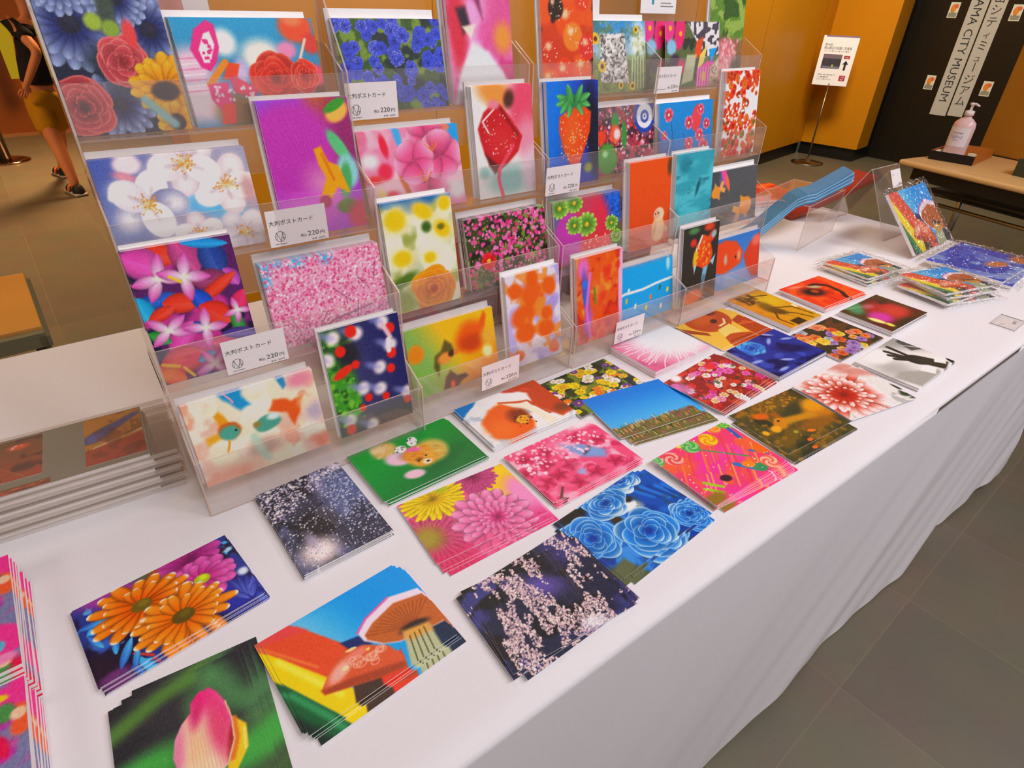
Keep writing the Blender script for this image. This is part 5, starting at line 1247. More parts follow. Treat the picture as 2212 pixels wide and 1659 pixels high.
# ------------------------------------------------------------------ stacks lying on the cloth
def table_stack(name, x, y, rz, n, h, spread, desc, z0=0., offs=None, wall=None):
    th = h / n
    grp = 'postcards of ' + desc
    for i in range(n):
        z = HT + .0012 + z0 + h - th * (i + 1)
        if i == 0: dx = dy = dr = 0
        elif offs and i <= len(offs): dx, dy, dr = offs[i - 1]
        else:
            dx, dy, dr = rnd(-spread, spread), rnd(-spread, spread * .5), rnd(-1.2, 1.2) * spread / .004
            if offs: dx += offs[-1][0]; dy += offs[-1][1]; dr += offs[-1][2]
        lab = 'topmost postcard of %s on the tablecloth' % desc if i == 0 else 'postcard beneath the topmost one of ' + desc
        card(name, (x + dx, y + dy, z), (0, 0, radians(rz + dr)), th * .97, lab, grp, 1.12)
TS = [
 ('daisy', -.077, -.127, 6.9, 6, .0055, .003, 'two orange daisies and a pink one', 0, [(-.002, -.001, 0), (.001, -.004, .5), (.001, -.005, .2), (.003, -.008, .5), (.002, -.009, .3)]),
 ('lotus', -.096, -.327, -1.9, 4, .004, .003, 'a pink lotus bud', 0, [(.004, .001, -.4), (.011, .006, -1.0), (.018, .010, -3)]),
 ('mushroom', .090, -.311, 3.6, 6, .007, .003, 'carved mushrooms over rainbow bands', 0, [(-.004, .006, .5), (-.006, .009, .8), (.002, -.002, .2), (.004, -.004, 0), (.006, -.012, .5)]),
 ('snowy_path', .130, -.092, 2.4, 7, .009, .002, 'a path under white night blossoms', 0, None),
 ('dog', .304, -.057, 1.0, 6, .008, .0025, 'a fluffy dog on green grass', 0, [(-.002, .002, .3), (.003, -.003, .3)]),
 ('dahlias', .314, -.205, -3.2, 4, .004, .003, 'pink and yellow dahlias', 0, [(.001, -.012, .4), (.0, -.016, .6), (.004, -.022, 2.0)]),
 ('pink_cherry', .510, -.203, -.2, 6, .007, .003, 'deep pink cherry blossoms', 0, [(.004, -.002, 0), (.007, -.005, 0), (.002, -.008, 0)]),
 ('blue_roses', .495, -.355, 3.8, 5, .003, .004, 'pale blue roses', 0, [(.012, -.004, .5), (-.006, .003, 1), (.006, -.014, 0), (-.010, -.006, 2)]),
 ('candy', .704, -.350, -.1, 11, .010, .002, 'striped lollipops on pink', 0, [(.004, -.002, -1), (.004, -.002, -1.6), (.006, -.003, -2.2), (.006, -.005, -3), (.007, -.006, -3.6), (.007, -.008, -4.2), (.007, -.009, -5), (.006, -.010, -5.6), (.004, -.010, -6), (.012, -.016, -3)]),
 ('deer', .918, -.346, -4.1, 5, .0035, .003, 'a resting golden deer', 0, [(-.012, -.016, .6), (-.010, -.018, .4)]),
 ('sky_field', .717, -.165, -9.5, 1, .0015, .003, 'a deep blue sky over a flower field', .0045, None),
 ('orange_poppy', .511, -.047, -.1, 7, .010, .0025, 'an orange poppy in white froth', 0, None),
 ('flower_field', .694, -.060, 1.2, 4, .0042, .002, 'a bed of yellow and orange flowers', 0, None),
 ('white_anemone', .910, -.040, 1.2, 10, .015, .0008, 'white tentacles on pink', 0, None),
 ('magenta_mix', .909, -.190, 5.5, 6, .008, .004, 'massed red and magenta flowers', 0, [(.004, -.005, -1), (.007, -.008, -2)]),
 ('blue_rose_close', 1.111, -.191, .8, 7, .011, .002, 'a dark blue rose', 0, None),
 ('paper_faces', 1.119, -.045, 1.0, 4, .004, .004, 'orange paper lips and eye', 0, [(.004, -.010, -3), (.006, -.014, -6), (.0, -.004, 2)]),
 ('golden_skeleton', 1.303, -.058, -1.0, 8, .012, .0015, 'a leaping skeleton on gold', 0, None),
 ('red_eye', 1.500, -.070, -2.4, 8, .013, .002, 'a huge dark eye on red', 0, [(.006, -.004, 1), (.003, -.008, -1)]),
 ('mixed_roses', 1.297, -.226, 0., 5, .006, .002, 'a bouquet of orange and violet roses', 0, None),
 ('red_poppy', 1.514, -.228, -.1, 8, .012, .0015, 'a dark red poppy', 0, None),
 ('gloved_hand', 1.312, -.372, 1.9, 6, .008, .002, 'a black gloved hand', 0, None),
 ('striped_dahlia', 1.105, -.365, -9.0, 3, .002, .003, 'a red and white striped dahlia', .0037, [(.004, .010, 8), (.006, -.006, -2)]),
 ('night_cherry', .306, -.392, -4.9, 4, .0036, .003, 'weeping cherry branches at night', .0031, [(.0, .008, 8), (-.006, .0, 3), (.004, -.004, 6)]),
]
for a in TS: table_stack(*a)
for i, (dx, dy, dr) in enumerate([(.012, -.055, -1.5), (.016, -.062, -1.8)]):
    card('sky_field', (.717 + dx - .002, -.130 + dy, HT + .0012 + .0012 * (1 - i)), (0, 0, radians(-9.5 + dr)), .0011, 'postcard beneath the topmost one of a deep blue sky over a flower field', 'postcards of a deep blue sky over a flower field', 1.12)

# ------------------------------------------------------------------ price tags clipped to the rack lips
def price_tag(u, k, cx_, cz, w, h, label, quilt=False, shear=0.):
    b = MB()
    Mx = Matrix(((1, 0, 0, cx_), (0, 0, -1, UY[u] + k * DY - .0012), (0, 1, 0, cz), (0, 0, 0, 1)))
    if shear: Mx = Mx @ Matrix.Shear('XZ', 4, (0, 0)) 
    b.box(-w / 2, w / 2, -h / 2, h / 2, 0, .0008, 0, Mx)
    d = .0010
    put_text(b, 'キルトポストカード' if quilt else '大判ポストカード', -w * .47, h * .10, h * .15, Mx, 1, 'l', w * (.76 if quilt else .74), d)
    put_text(b, '税込', w * .02, -h * .33, h * .10, Mx, 1, 'l', w * .10, d)
    put_text(b, '220', w * .145, -h * .33, h * .19, Mx, 1, 'l', w * .19, d)
    put_text(b, '円', w * .36, -h * .33, h * .12, Mx, 1, 'l', w * .075, d)
    put_text(b, '本体  200円', w * .20, -h * .46, h * .06, Mx, 1, 'l', w * .23, d)
    if not quilt:
        r = h * .145; cx0, cy0 = -w * .32, -h * .22
        n = 28
        ring = [(cx0 + rr * cos(2 * pi * i / n), cy0 + rr * sin(2 * pi * i / n)) for rr in (r, r * .93) for i in range(n)]
        b.add([Mx @ Vector((p[0], p[1], d)) for p in ring], [(i, (i + 1) % n, n + (i + 1) % n, n + i) for i in range(n)], 1)
        def stroke(p, q, t=.0005):
            v = Vector((q[0] - p[0], q[1] - p[1])); nn = Vector((-v.y, v.x)).normalized() * t / 2
            b.add([Mx @ Vector((p[0] - nn.x, p[1] - nn.y, d)), Mx @ Vector((q[0] - nn.x, q[1] - nn.y, d)), Mx @ Vector((q[0] + nn.x, q[1] + nn.y, d)), Mx @ Vector((p[0] + nn.x, p[1] + nn.y, d))], [(0, 1, 2, 3)], 1)
        for p, q in [((-.7, -.55), (-.55, .75)), ((-.55, .75), (.05, -.95)), ((.05, -.95), (.55, .75)), ((.55, .75), (.6, -.7)), ((.15, -.3), (.95, -.3))]:
            stroke((cx0 + p[0] * r, cy0 + p[1] * r), (cx0 + q[0] * r, cy0 + q[1] * r))
        put_text(b, 'mika ninagawa', cx0, -h * .44, h * .055, Mx, 1, 'c', w * .19, d)
    else:
        put_text(b, 'Quilt Postcard', -w * .46, -h * .36, h * .07, Mx, 1, 'l', w * .40, d)
    tag(b.build('price_tag', [TAGM, INK]), label, 'price tag', 'white price tags on the racks')
PT = [(1, 3, .396, HT + .502, 'white price tag in front of the blue rose field postcards'), (0, 2, .2275, HT + .358, 'white price tag in front of the purple orchid postcards'), (2, 2, .744, HT + .353, 'white price tag in front of the strawberry postcards'), (0, 1, .1215, HT + .211, 'white price tag between the petals and pink cherry tree postcards'), (1, 0, .526, HT + .0525, 'white price tag in front of the lilac goldfish postcards'), (2, 0, .8635, HT + .049, 'white price tag in front of the blue pool postcards')]
for u, k, x, z, lab in PT: price_tag(u, k, x, z, .0855, .0515, lab)
price_tag(3, 3, 1.0735, HT + .504, .078, .050, 'white price tag reading quilt postcard, at the top right rack', True)

# ------------------------------------------------------------------ header cards and dark red boxes behind the racks
def sign_holder(x, w, z0, label, art, mats):
    """clear upright holder in the back of the top tier, with a printed sheet in its upper part"""
    zs = 3 * DZ + ZF + .001
    r = empty('sign_holder', (x + w / 2, .248, HT + zs), 0)
    r.rotation_euler = (radians(-5), 0, 0)
    tag(r, label, 'sign holder')
    b = MB(); b.box(-w / 2 - .002, w / 2 + .002, 0, .0015, 0, .32, [0] * 6); b.build('clear_plate', [ACR], r)
    b = MB(); b.box(-w / 2, w / 2, -.0012, -.0002, z0 - zs, .318, 0)
    for (x0, x1, q0, q1, k) in art: b.box(x0 * w, x1 * w, -.0016, -.0012, z0 - zs + q0, z0 - zs + q1, k)
    b.build('sheet', mats, r)
PINKPR = mat('pink_textured_print', 0xd89888, .5, .3, var=.4, scale=60)
GREYI = mat('grey_script_ink', 0x8c8680, .6, .2, var=.1)
TEALI = mat('teal_print', 0x3c9cc0, .5, .3, var=.1)
sign_holder(.832, .09, .612, 'white header sheet above the quilt and sunflowers postcards', [(-.45, .3, .012, .0128, 1), (-.45, -.1, .0205, .0213, 1), (-.4, .42, .034, .0346, 1)], [PAPER, GREYI])
sign_holder(1.038, .108, .622, 'white header sheet with a teal mark above the patchwork postcards', [(-.2, -.14, .016, .03, 2), (.05, .42, .012, .014, 1), (.05, .35, .018, .0194, 1)], [PAPER, GREYI, TEALI])
sign_holder(.140, .064, .606, 'narrow pink print and white sheet above the butterfly postcards', [(-.5, .0, 0, .09, 1), (.08, .46, .03, .09, 2)], [PAPER, PINKPR, GREYI])

REDB = mat('dark_red_box_board', 0x8c1c38, .45, .35, var=.15, scale=14)
for i, (x, w, h) in enumerate([(.30, .30, .13), (.62, .30, .13), (.94, .30, .12)]):
    b = MB(); b.bevel_box(x, x + w, .30, .50, HT + .002, HT + .002 + h, .003); b.box(x - .001, x + w + .001, .299, .501, HT + h * .62, HT + h * .64, 1)
    tag(b.build('gift_box', [REDB, mat('dark_box_seam', 0x4c1020, .5, .3, var=.1)]), ['dark red flat box seen through the two left racks', 'dark red flat box seen through the middle racks', 'dark red flat box seen through the right rack'][i], 'box', 'dark red boxes behind the racks')

# ------------------------------------------------------------------ left end: framed prints in clear sleeves, and two piles of pink notecards
def print_set(z, th, dx, dy, top):
    cx_, cy_ = -.205, .187
    r = empty('framed_print_set', (cx_ + dx, cy_ + dy, HT + z), radians(-3.5))
    tag(r, 'topmost framed goldfish print set in a clear sleeve, left of the racks' if top else 'framed print set in a clear sleeve, beneath the topmost one', 'framed prints', 'framed print sets stacked left of the racks')
    b = MB(); b.box(-.165, .165, -.070, .070, .0006, th * .86, [1, 0, 1, 1, 1, 1])
    b.box(-.1652, .1652, -.0702, .0702, th * .18, th * .25, 0)
    b.build('mat_board', [mat('grey_mat_board', 0x8c8672, .6, .3, var=.04), PAPER], r)
    if top:
        for (nm, x, y, w, h) in [('goldfish_red_dark', -.060, .012, .19, .104), ('iris_gold', .125, .004, .076, .126), ('iris_gold', -.085, -.062, .13, .014), ('goldfish_red_dark', .015, -.0625, .06, .013)]:
            o = bpy.data.objects.new('print', card_mesh(nm, 1.0, w, h)); link(o, r)
            o.location = (x, y, th * .86 + .0001); o.scale = (1, 1, .0004)
    b = MB()
    def topf(u, v): 
        x = -.172 + u * .372; y = -.077 + v * .154
        return (x, y, th * .94 + .0004 + .0002 * sin(x * 60 + y * 90) + .0001 * sin(x * 210))
    b.grid(topf, 60, 26)
    b.box(-.172, .200, -.077, .077, .0004, th * .93, [0, 0, 1, 1, 1, 1])
    b.build('clear_sleeve', [SLEEVE, HAZY], r)
N = 8
for i in range(N): print_set(.0012 + i * .0083, .0083, rnd(-.004, .004) if i < N - 1 else 0, rnd(-.004, .004) if i < N - 1 else 0, i == N - 1)

def notecards(x, y, rz, n, th, sx, sy, which):
    for i in range(n):
        o = bpy.data.objects.new('notecard', card_mesh('pink_petal_mosaic', 1.1)); link(o)
        o.location = (x + sx * i + rnd(-.001, .001), y + sy * i, HT + .0012 + th * i); o.rotation_euler = (0, 0, radians(rz + rnd(-1, 1))); o.scale = (1, 1, th * .96)
        tag(o, ('topmost pink petal notecard of the %s pile at the left table end' if i == n - 1 else 'pink petal notecard within the %s pile at the left table end') % which, 'notecard', 'pink notecards in the %s pile' % which)
notecards(-.276, -.085, 2, 9, .005, -.0006, .0018, 'farther')
notecards(-.272, -.276, 1, 9, .0045, -.0006, .0016, 'nearer')

# ------------------------------------------------------------------ right end: soft packs in cellophane, easels, sheets
def pack(x, y, rz, w, h, z, th, name, label, tilt=0., group='towel packs in cellophane'):
    r = empty('towel_pack', (x, y, HT + z), radians(rz))
    if tilt: r.rotation_euler = (radians(tilt), 0, radians(rz))
    tag(r, label, 'towel pack', group)
    o = bpy.data.objects.new('folded_towel', card_mesh(name, 1.05, w, h)); link(o, r)
    o.location = (0, 0, .001); o.scale = (1, 1, th - .003)
    b = MB()
    W_, H_ = w / 2 + .022, h / 2 + .020
    rs = np.random.RandomState(int(abs(x) * 1000) % 997)
    ph = rs.rand(8) * 6.28
    def zf(px, py, k):
        e = min(1., max(0., min((W_ - abs(px)) / .028, (H_ - abs(py)) / .026)))
        wr = .0035 * sin(px * 95 + 60 * py * sin(ph[0]) + ph[1]) * sin(py * 120 + ph[2]) + .002 * sin(px * 260 + py * 190 + ph[3]) + .0015 * sin(px * 410 - py * 300 + ph[4])
        return k * (th * e ** .6) + .0035 + abs(wr) * (1.3 - .7 * e) if k else .0006
    b.grid(lambda u, v: (-W_ + 2 * W_ * u, -H_ + 2 * H_ * v, zf(-W_ + 2 * W_ * u, -H_ + 2 * H_ * v, 1)), 70, 56)
    b.build('cellophane_bag', FILM, r)
    return r
for i in range(3): pack(1.752 + [.004, -.003, 0][i], -.052 + [-.006, .004, 0][i], [-8, -3, -5.6][i], .165, .135, .0012 + .009 * i, .0085, 'mushroom', 'topmost towel pack with mushrooms, leftmost of the packs lying flat' if i == 2 else 'towel pack beneath the topmost one of the leftmost flat pile')
for i in range(4): pack(1.803 + [.012, -.014, .006, 0][i], -.245 + [-.012, -.004, -.010, 0][i], [-18, -8, -17, -14.9][i], .18, .135, .0012 + .010 * i, .0095, 'mushroom', 'topmost towel pack with mushrooms, nearest the front table edge' if i == 3 else 'towel pack beneath the topmost one of the pile nearest the front edge')
for i in range(2): pack(2.110 + [.01, 0][i], -.225 + [-.012, 0][i], [5, 1][i], .27, .20, .0012 + .011 * i, .0105, 'towel_blue', 'topmost large blue towel pack at the right end of the table' if i == 1 else 'large blue towel pack beneath the topmost one at the right table end')
pack(2.132, -.010, 2, .27, .205, .086, .012, 'mushroom', 'large towel pack with mushrooms standing against the clear easel', tilt=48)

# clear A-shaped easel with a price card, and a clear riser
def plate(b, p, q, r_, s_, th, mi=0):
    p, q, r_, s_ = map(Vector, (p, q, r_, s_)); n = (q - p).cross(s_ - p).normalized() * th / 2
    v = [a + k * n for k in (-1, 1) for a in (p, q, r_, s_)]
    b.add(v, [(3, 2, 1, 0), (4, 5, 6, 7), (0, 1, 5, 4), (1, 2, 6, 5), (2, 3, 7, 6), (3, 0, 4, 7)], [0, 0, 1, 1, 1, 1])
e = empty('acrylic_easel', (2.19, .15, HT)); tag(e, 'clear A-shaped plastic easel at the right end of the table', 'easel')
b = MB(); plate(b, (-.09, -.10, .002), (.09, -.10, .002), (.09, .008, .205), (-.09, .008, .205), .003); b.build('front_plate', [ACR, EDGE], e)
b = MB(); plate(b, (-.09, .125, .002), (.09, .125, .002), (.09, .012, .205), (-.09, .012, .205), .003); b.build('back_plate', [ACR, EDGE], e)
b = MB(); plate(b, (0, 0, 0), (.065, 0, 0), (.065, .028, .052), (0, .028, .052), .001)
Mt = Matrix(((1, 0, 0, 0), (0, .474, -.88, 0), (0, .88, .474, 0), (0, 0, 0, 1)))
for i, t in enumerate([('ミニ', .006, .040, .007), ('350円', .038, .006, .010)]): put_text(b, t[0], t[1], t[2], t[3], Mt, 2, 'l', None, .0009)
pt = b.build('price_card', [TAGM, TAGM, INK]); pt.location = (2.205, .119, HT + .142)
tag(pt, 'small white price card at the top of the clear easel', 'price card')

rz_ = math.atan2(.048, .298)
r = empty('acrylic_riser', (1.764, .156, HT), rz_); tag(r, 'clear box riser carrying the pale blue sheets', 'riser')
b = MB(); b.box(0, .30, 0, .003, .0005, .137, [1, 1, 0, 0, 1, 1]); b.build('front_plate', [ACR, EDGE], r)
b = MB(); b.box(0, .30, .17, .173, .0005, .137, [1, 1, 0, 0, 1, 1]); b.build('back_plate', [ACR, EDGE], r)
b = MB(); b.box(0, .30, 0, .173, .137, .140, [0, 0, 1, 1, 1, 1]); b.build('top_plate', [ACR, EDGE], r)

def bent_sheet(name, path, wv, th, off, label, group, m, cat):
    """thin stack sheet following a bent path (front edge) and reaching back along wv"""
    b = MB(); pts = [Vector(p) for p in path]; w = Vector(wv)
    up = Vector((0, 0, 1))
    lo = [p + up * off for p in pts]; hi = [p + up * (th) for p in lo]
    n = len(pts); vs = lo + hi + [p + w for p in lo] + [p + w for p in hi]
    fs = []
    for i in range(n - 1):
        fs += [(i, i + 1, n + i + 1, n + i), (n + i, n + i + 1, 3 * n + i + 1, 3 * n + i), (2 * n + i + 1, 2 * n + i, 3 * n + i, 3 * n + i + 1), (i + 1, i, 2 * n + i, 2 * n + i + 1)]
    fs += [(0, n, 3 * n, 2 * n), (n - 1, 3 * n - 1, 4 * n - 1, 2 * n - 1)]
    b.add(vs, fs, 0)
    return tag(b.build(name, m), label, cat, group)
BL = [mat('pale_blue_sheet', 0x6cb0dc, .35, .4, var=.12, scale=20), mat('deep_blue_sheet', 0x3c84b4, .35, .4, var=.15, scale=20), mat('light_blue_sheet', 0xa8d0ec, .35, .4, var=.1, scale=20)]
for i in range(10):
    k = i * .0032
    P_ = [(1.58, .25, HT + .003), (1.66, .24, HT + .03), (1.715, .215, HT + .085), (1.745, .19, HT + .128), (1.760, .172, HT + .1415), (1.80, .166, HT + .1425), (1.92, .18, HT + .148 + .15 * k), (2.06 + rnd(-.012, .012), .192, HT + .158 + i * .0012)]
    bent_sheet('clear_file', P_, (.045, .06, 0), .0026, k, 'topmost pale blue sheet bent over the clear riser' if i == 9 else 'pale blue sheet in the pile bent over the clear riser', 'pale blue sheets on the riser', BL[[1, 0, 2][i % 3]], 'plastic sheet')
RD = [mat('red_sheet', 0xa83020, .3, .4, var=.3, scale=16), mat('orange_red_sheet', 0xc8502c, .3, .4, var=.25, scale=16)]
for i in range(5):
    P_ = [(2.03, .345, HT + .004), (2.13, .29, HT + .052), (2.24, .24, HT + .105), (2.29 + rnd(-.008, .008), .205, HT + .140)]
    bent_sheet('clear_file', P_, (.02, .10, 0), .0024, i * .003, 'topmost red sheet propped up beside the clear easel' if i == 4 else 'red sheet in the pile propped beside the clear easel', 'red sheets beside the easel', RD[i % 2], 'plastic sheet')
for i in range(6):
    o = bpy.data.objects.new('clear_file', card_mesh('red_sheet', 1.1, .30, .21)); link(o)
    o.location = (2.13 + rnd(-.006, .006), .560 + rnd(-.006, .006), HT + .0015 + i * .006); o.rotation_euler = (0, 0, radians(-14 + rnd(-2, 2))); o.scale = (1, 1, .0057)
    tag(o, 'topmost orange goldfish sheet in the flat pile at the back' if i == 5 else 'orange goldfish sheet within the flat pile at the back', 'plastic sheet', 'orange sheets in the flat pile')

# price card lying in a clear holder at the right front edge
r = empty('price_holder', (1.742, -.424, HT + .0012), radians(2)); tag(r, 'flat clear holder with a price card near the front table edge', 'price holder')
b = MB(); b.box(-.034, .034, -.019, .019, 0, .0008, 0); Mi = Matrix.Identity(4)
put_text(b, 'ミニ', -.028, .004, .009, Mi, 1, 'l', None, .001); put_text(b, '385円', .004, -.014, .010, Mi, 1, 'l', None, .001); b.build('paper', [TAGM, INK], r)
b = MB(); b.box(-.041, .041, -.026, .026, .0012, .0032, [0, 0, 1, 1, 1, 1]); b.build('clear_cover', [THIN, mat('grey_cut_edge', 0xa8a49c, .3, .4, var=.05)], r)

# ------------------------------------------------------------------ side table with hand sanitizer
def local(ox_, oy_, a): return Matrix.Translation((ox_, oy_, 0)) @ Matrix.Rotation(a, 4, 'Z')
ang = math.atan2(.023 - .617, 3.288 - 3.497)       # along the front edge, towards the viewer's right
ang = radians(-101)
t = empty('side_table', (3.497, .640, 0), ang); tag(t, 'pale wood side table with steel legs and hand sanitizer', 'table')
TOPW = mat('pale_beech_top', 0xe8c080, .35, .4, var=.08, scale=4, stretch=(1, 8, 1))
b = MB(); b.bevel_box(0, 1.8, 0, .60, .672, .70, .012, 0, None, 4); b.build('tabletop', TOPW, t)
DKM = mat('dark_steel_frame', 0x1c1a18, .4, .5, var=.1); SIL = mat('bright_steel_rail', 0xb8b4a8, .25, .5, metal=1, var=.05)
for x in (.10, 1.70):
    for y in (.07, .53):
        b = MB(); b.tube([(x, y, 0), (x, y, .66)], .016); b.build('leg', SIL, t)
b = MB(); b.box(.06, 1.74, .05, .10, .610, .672); b.build('apron', DKM, t)
for z, y, mm_ in ((.585, .05, DKM), (.52, .07, SIL), (.555, .30, DKM), (.53, .53, SIL)):
    b = MB(); b.tube([(.10, y, z), (1.70, y, z)], .009); b.build('rail', mm_, t)
b = MB(); b.box(.10, 1.70, .08, .52, .555, .560); b.build('lower_shelf', mat('dark_wire_shelf', 0x24221e, .4, .4, var=.15), t)
b = MB(); b.bevel_box(0, 1.05, 0, .018, 0, .62, .003); o = b.build('partition_board', TANW)
o.matrix_world = local(4.105, .497, math.atan2(.28 - .487, 4.002 - 4.061) ) @ Matrix.Translation((0, .0, .7015))
tag(o, 'tan wooden board standing along the back of the side table', 'board')

tr = empty('tray', (3.640, .562, .7005), radians(-85)); tag(tr, 'open wooden tray with black front holding the sanitizer bottle', 'tray')
b = MB(); b.box(0, .20, 0, .006, 0, .042); b.build('front_panel', BLACK, tr)
TR_ = mat('orange_wood_tray', 0xb86c24, .45, .35, var=.1)
b = MB(); b.box(0, .20, .006, .34, 0, .005); b.box(0, .006, .006, .34, .005, .042); b.box(.194, .20, .006, .34, .005, .042); b.box(.006, .194, .334, .34, .005, .042); b.build('tray_body', TR_, tr)
b = MB(); b.grid(lambda u, v: (.012 + .176 * u, .012 + .318 * v, .0062 + (.040 * max(0, abs(u - .5) * 2 - .75) * 3 + .002 * sin(u * 20 + v * 9))), 24, 24)
o = b.build('tissue_liner', mat('cream_tissue', 0xe8e4c8, .8, .2, var=.05)); o.matrix_world = tr.matrix_basis.copy(); tag(o, 'cream tissue spread in the tray under the sanitizer bottle', 'tissue')
bo = empty('sanitizer_bottle', (3.765, .498, .709), ang + .12); tag(bo, 'clear pump bottle of pink hand sanitizer on the tray', 'bottle')
PINKB = mat('pink_translucent_bottle', 0xeecdd0, .2, .5, var=.03); WHP = mat('white_pump_plastic', 0xf0ecec, .3, .5, var=.02)
b = MB(); b.lathe([(.0, .0), (.046, .0), (.052, .006), (.052, .145), (.048, .165), (.030, .182), (.017, .190), (.017, .205)], 0, 0, 36, 0, 1., .72); b.build('bottle_body', PINKB, bo)
b = MB()
n = 20
vs = [(.0526 * cos(a), .0526 * .72 * sin(a), z) for z in (.055, .145) for a in np.linspace(-pi / 2 - 1.05, -pi / 2 + 1.05, n)]
b.add(vs, [(i, i + 1, n + i + 1, n + i) for i in range(n - 1)], 0, True)
BLUEI = mat('blue_label_ink', 0x2c5cb8, .5, .3, var=.05)
Mb = Matrix(((1, 0, 0, 0), (0, 0, -1, -.0385), (0, 1, 0, 0), (0, 0, 0, 1)))
put_text(b, 'アルボナース', 0, .092, .020, Mb, 1, 'c', .058, .0006); put_text(b, '手指消毒剤', 0, .116, .007, Mb, 1, 'c', .05, 0); put_text(b, '1000mL', 0, .082, .006, Mb, 1, 'c', .03, 0)
b.build('label', [mat('white_label', 0xf0ecf4, .5, .3, var=.02), BLUEI], bo)
b = MB(); b.lathe([(.0, .198), (.021, .198), (.021, .218), (.012, .222), (.006, .224), (.006, .244), (.012, .246), (.013, .256), (.0, .258)], 0, 0, 24, 0)
b.tube([(0, 0, .252), (.02, -.008, .252), (.038, -.015, .246)], [.006, .005, .004]); b.build('pump', WHP, bo)
gb = empty('tissue_box', (3.615, .175, .7005), ang); tag(gb, 'dark green box at the right edge on the side table', 'box')
b = MB(); b.box(0, .22, 0, .12, 0, .075); b.build('box_body', mat('dark_green_card', 0x3c4434, .6, .3, var=.1), gb)
b = MB(); b.grid(lambda u, v: (.04 + .14 * u, .03 + .06 * v, .0755 + .02 * sin(u * pi) * sin(v * pi)), 14, 10); b.build('tissue', PAPER, gb)

# ------------------------------------------------------------------ sign on a stand in the corner
sgn = empty('sign_stand', (6.255, 2.578, 0), math.atan2(2.436 - 2.707, 6.328 - 6.185)); tag(sgn, 'white exhibition sign on a thin pole with round steel base', 'sign')
CHR = mat('brushed_steel', 0x8c8474, .3, .5, metal=1, var=.08)
b = MB(); b.lathe([(.0, 0), (.155, 0), (.155, .008), (.12, .014), (.03, .018), (.018, .05), (.0, .052)], 0, 0, 40); b.build('base', CHR, sgn)
b = MB(); b.tube([(0, 0, .03), (0, 0, .74)], .008); b.build('pole', CHR, sgn)
Ms = Matrix(((1, 0, 0, 0), (0, 0, -1, -.006), (0, 1, 0, .928), (0, 0, 0, 1)))
b = MB(); w, h = .306, .415
b.box(-w / 2, w / 2, -h / 2, h / 2, -.006, .0, 0, Ms); b.box(-w / 2 + .02, w / 2, h / 2 - .012, h / 2, 0, .0006, 1, Ms)
put_text(b, '第44回', -.125, .125, .022, Ms, 2, 'l', .065, .0008); put_text(b, '岡山戦災の記録と写真展', -.125, .096, .026, Ms, 2, 'l', .235, .0008); put_text(b, 'テーマ 焼けたまちと復興', -.12, .076, .012, Ms, 2, 'l', .215, .0008)
b.box(-.115, .048, -.065, .055, 0, .0006, 3, Ms); b.box(-.115, .048, .02, .055, .0006, .0009, 5, Ms); b.box(-.105, .04, -.062, -.045, .0006, .0009, 6, Ms); b.box(-.025, -.012, -.05, -.03, .0009, .0012, 7, Ms)
b.box(.065, .115, .022, .047, 0, .0006, 4, Ms); put_text(b, '会場', .09, .028, .014, Ms, 0, 'c', None, .0008)
b.add([Ms @ Vector(p) for p in [(.082, -.075, .0007), (.100, -.075, .0007), (.100, -.025, .0007), (.116, -.025, .0007), (.091, .008, .0007), (.066, -.025, .0007), (.082, -.025, .0007)]], [(0, 1, 2, 3, 4, 5, 6)], 2)
for i, tt in enumerate(['会場は5階の展示室です', '入場無料', 'どうぞご覧ください']): put_text(b, tt, -.125, -.122 - .02 * i, .012, Ms, 2, 'l', [.16, .10, .13][i], .0008)
b.box(.070, .122, -.165, -.118, 0, .0006, 4, Ms); put_text(b, '入場', .096, -.138, .014, Ms, 0, 'c', None, .0008); put_text(b, '無料', .096, -.158, .014, Ms, 0, 'c', None, .0008)
b.build('sign_board', [mat('sign_white', 0xe8e6f0, .4, .4, var=.02), mat('sign_purple_band', 0x7c6c98, .5, .3, var=.05), mat('sign_ink', 0x24222c, .6, .2, var=.05), mat('sign_photo_dark', 0x3a3844, .4, .4, var=.5, scale=30), mat('sign_red', 0xa02c38, .5, .3, var=.05), mat('sign_photo_sky', 0x70606c, .4, .4, var=.2, scale=20), mat('sign_photo_light', 0x70748c, .4, .4, var=.4, scale=60), mat('sign_photo_yellow', 0xb8b438, .4, .4, var=.1)], sgn)

# ------------------------------------------------------------------ left background: post, posters, wooden cart
p_ = empty('stanchion_post', (-.36, 6.42, 0)); tag(p_, 'grey post on a round metal foot at the far left', 'post')
b = MB(); b.lathe([(.0, 0), (.19, 0), (.19, .012), (.15, .022), (.06, .03), (.0, .031)], 0, 0, 40); b.build('foot', mat('polished_metal_foot', 0xc09878, .12, .5, metal=1, var=.05), p_)
b = MB(); b.tube([(0, 0, .03), (0, 0, 1.02)], .05, 24); b.build('pole', mat('grey_post_paint', 0x5c564c, .35, .4, var=.08), p_)
b = MB(); b.box(-.62, -.12, 7.52, 7.545, .95, 1.9); tag(b.build('poster', mat('peach_poster', 0xe89c78, .5, .3, var=.1, scale=3)), 'peach poster on the brown wall at the far left', 'poster')
b = MB(); b.box(-.10, .03, 7.50, 7.53, .55, 1.05); tag(b.build('poster', mat('yellow_poster', 0xd8e038, .5, .3, var=.05)), 'yellow sheet on the brown wall behind the person', 'poster')

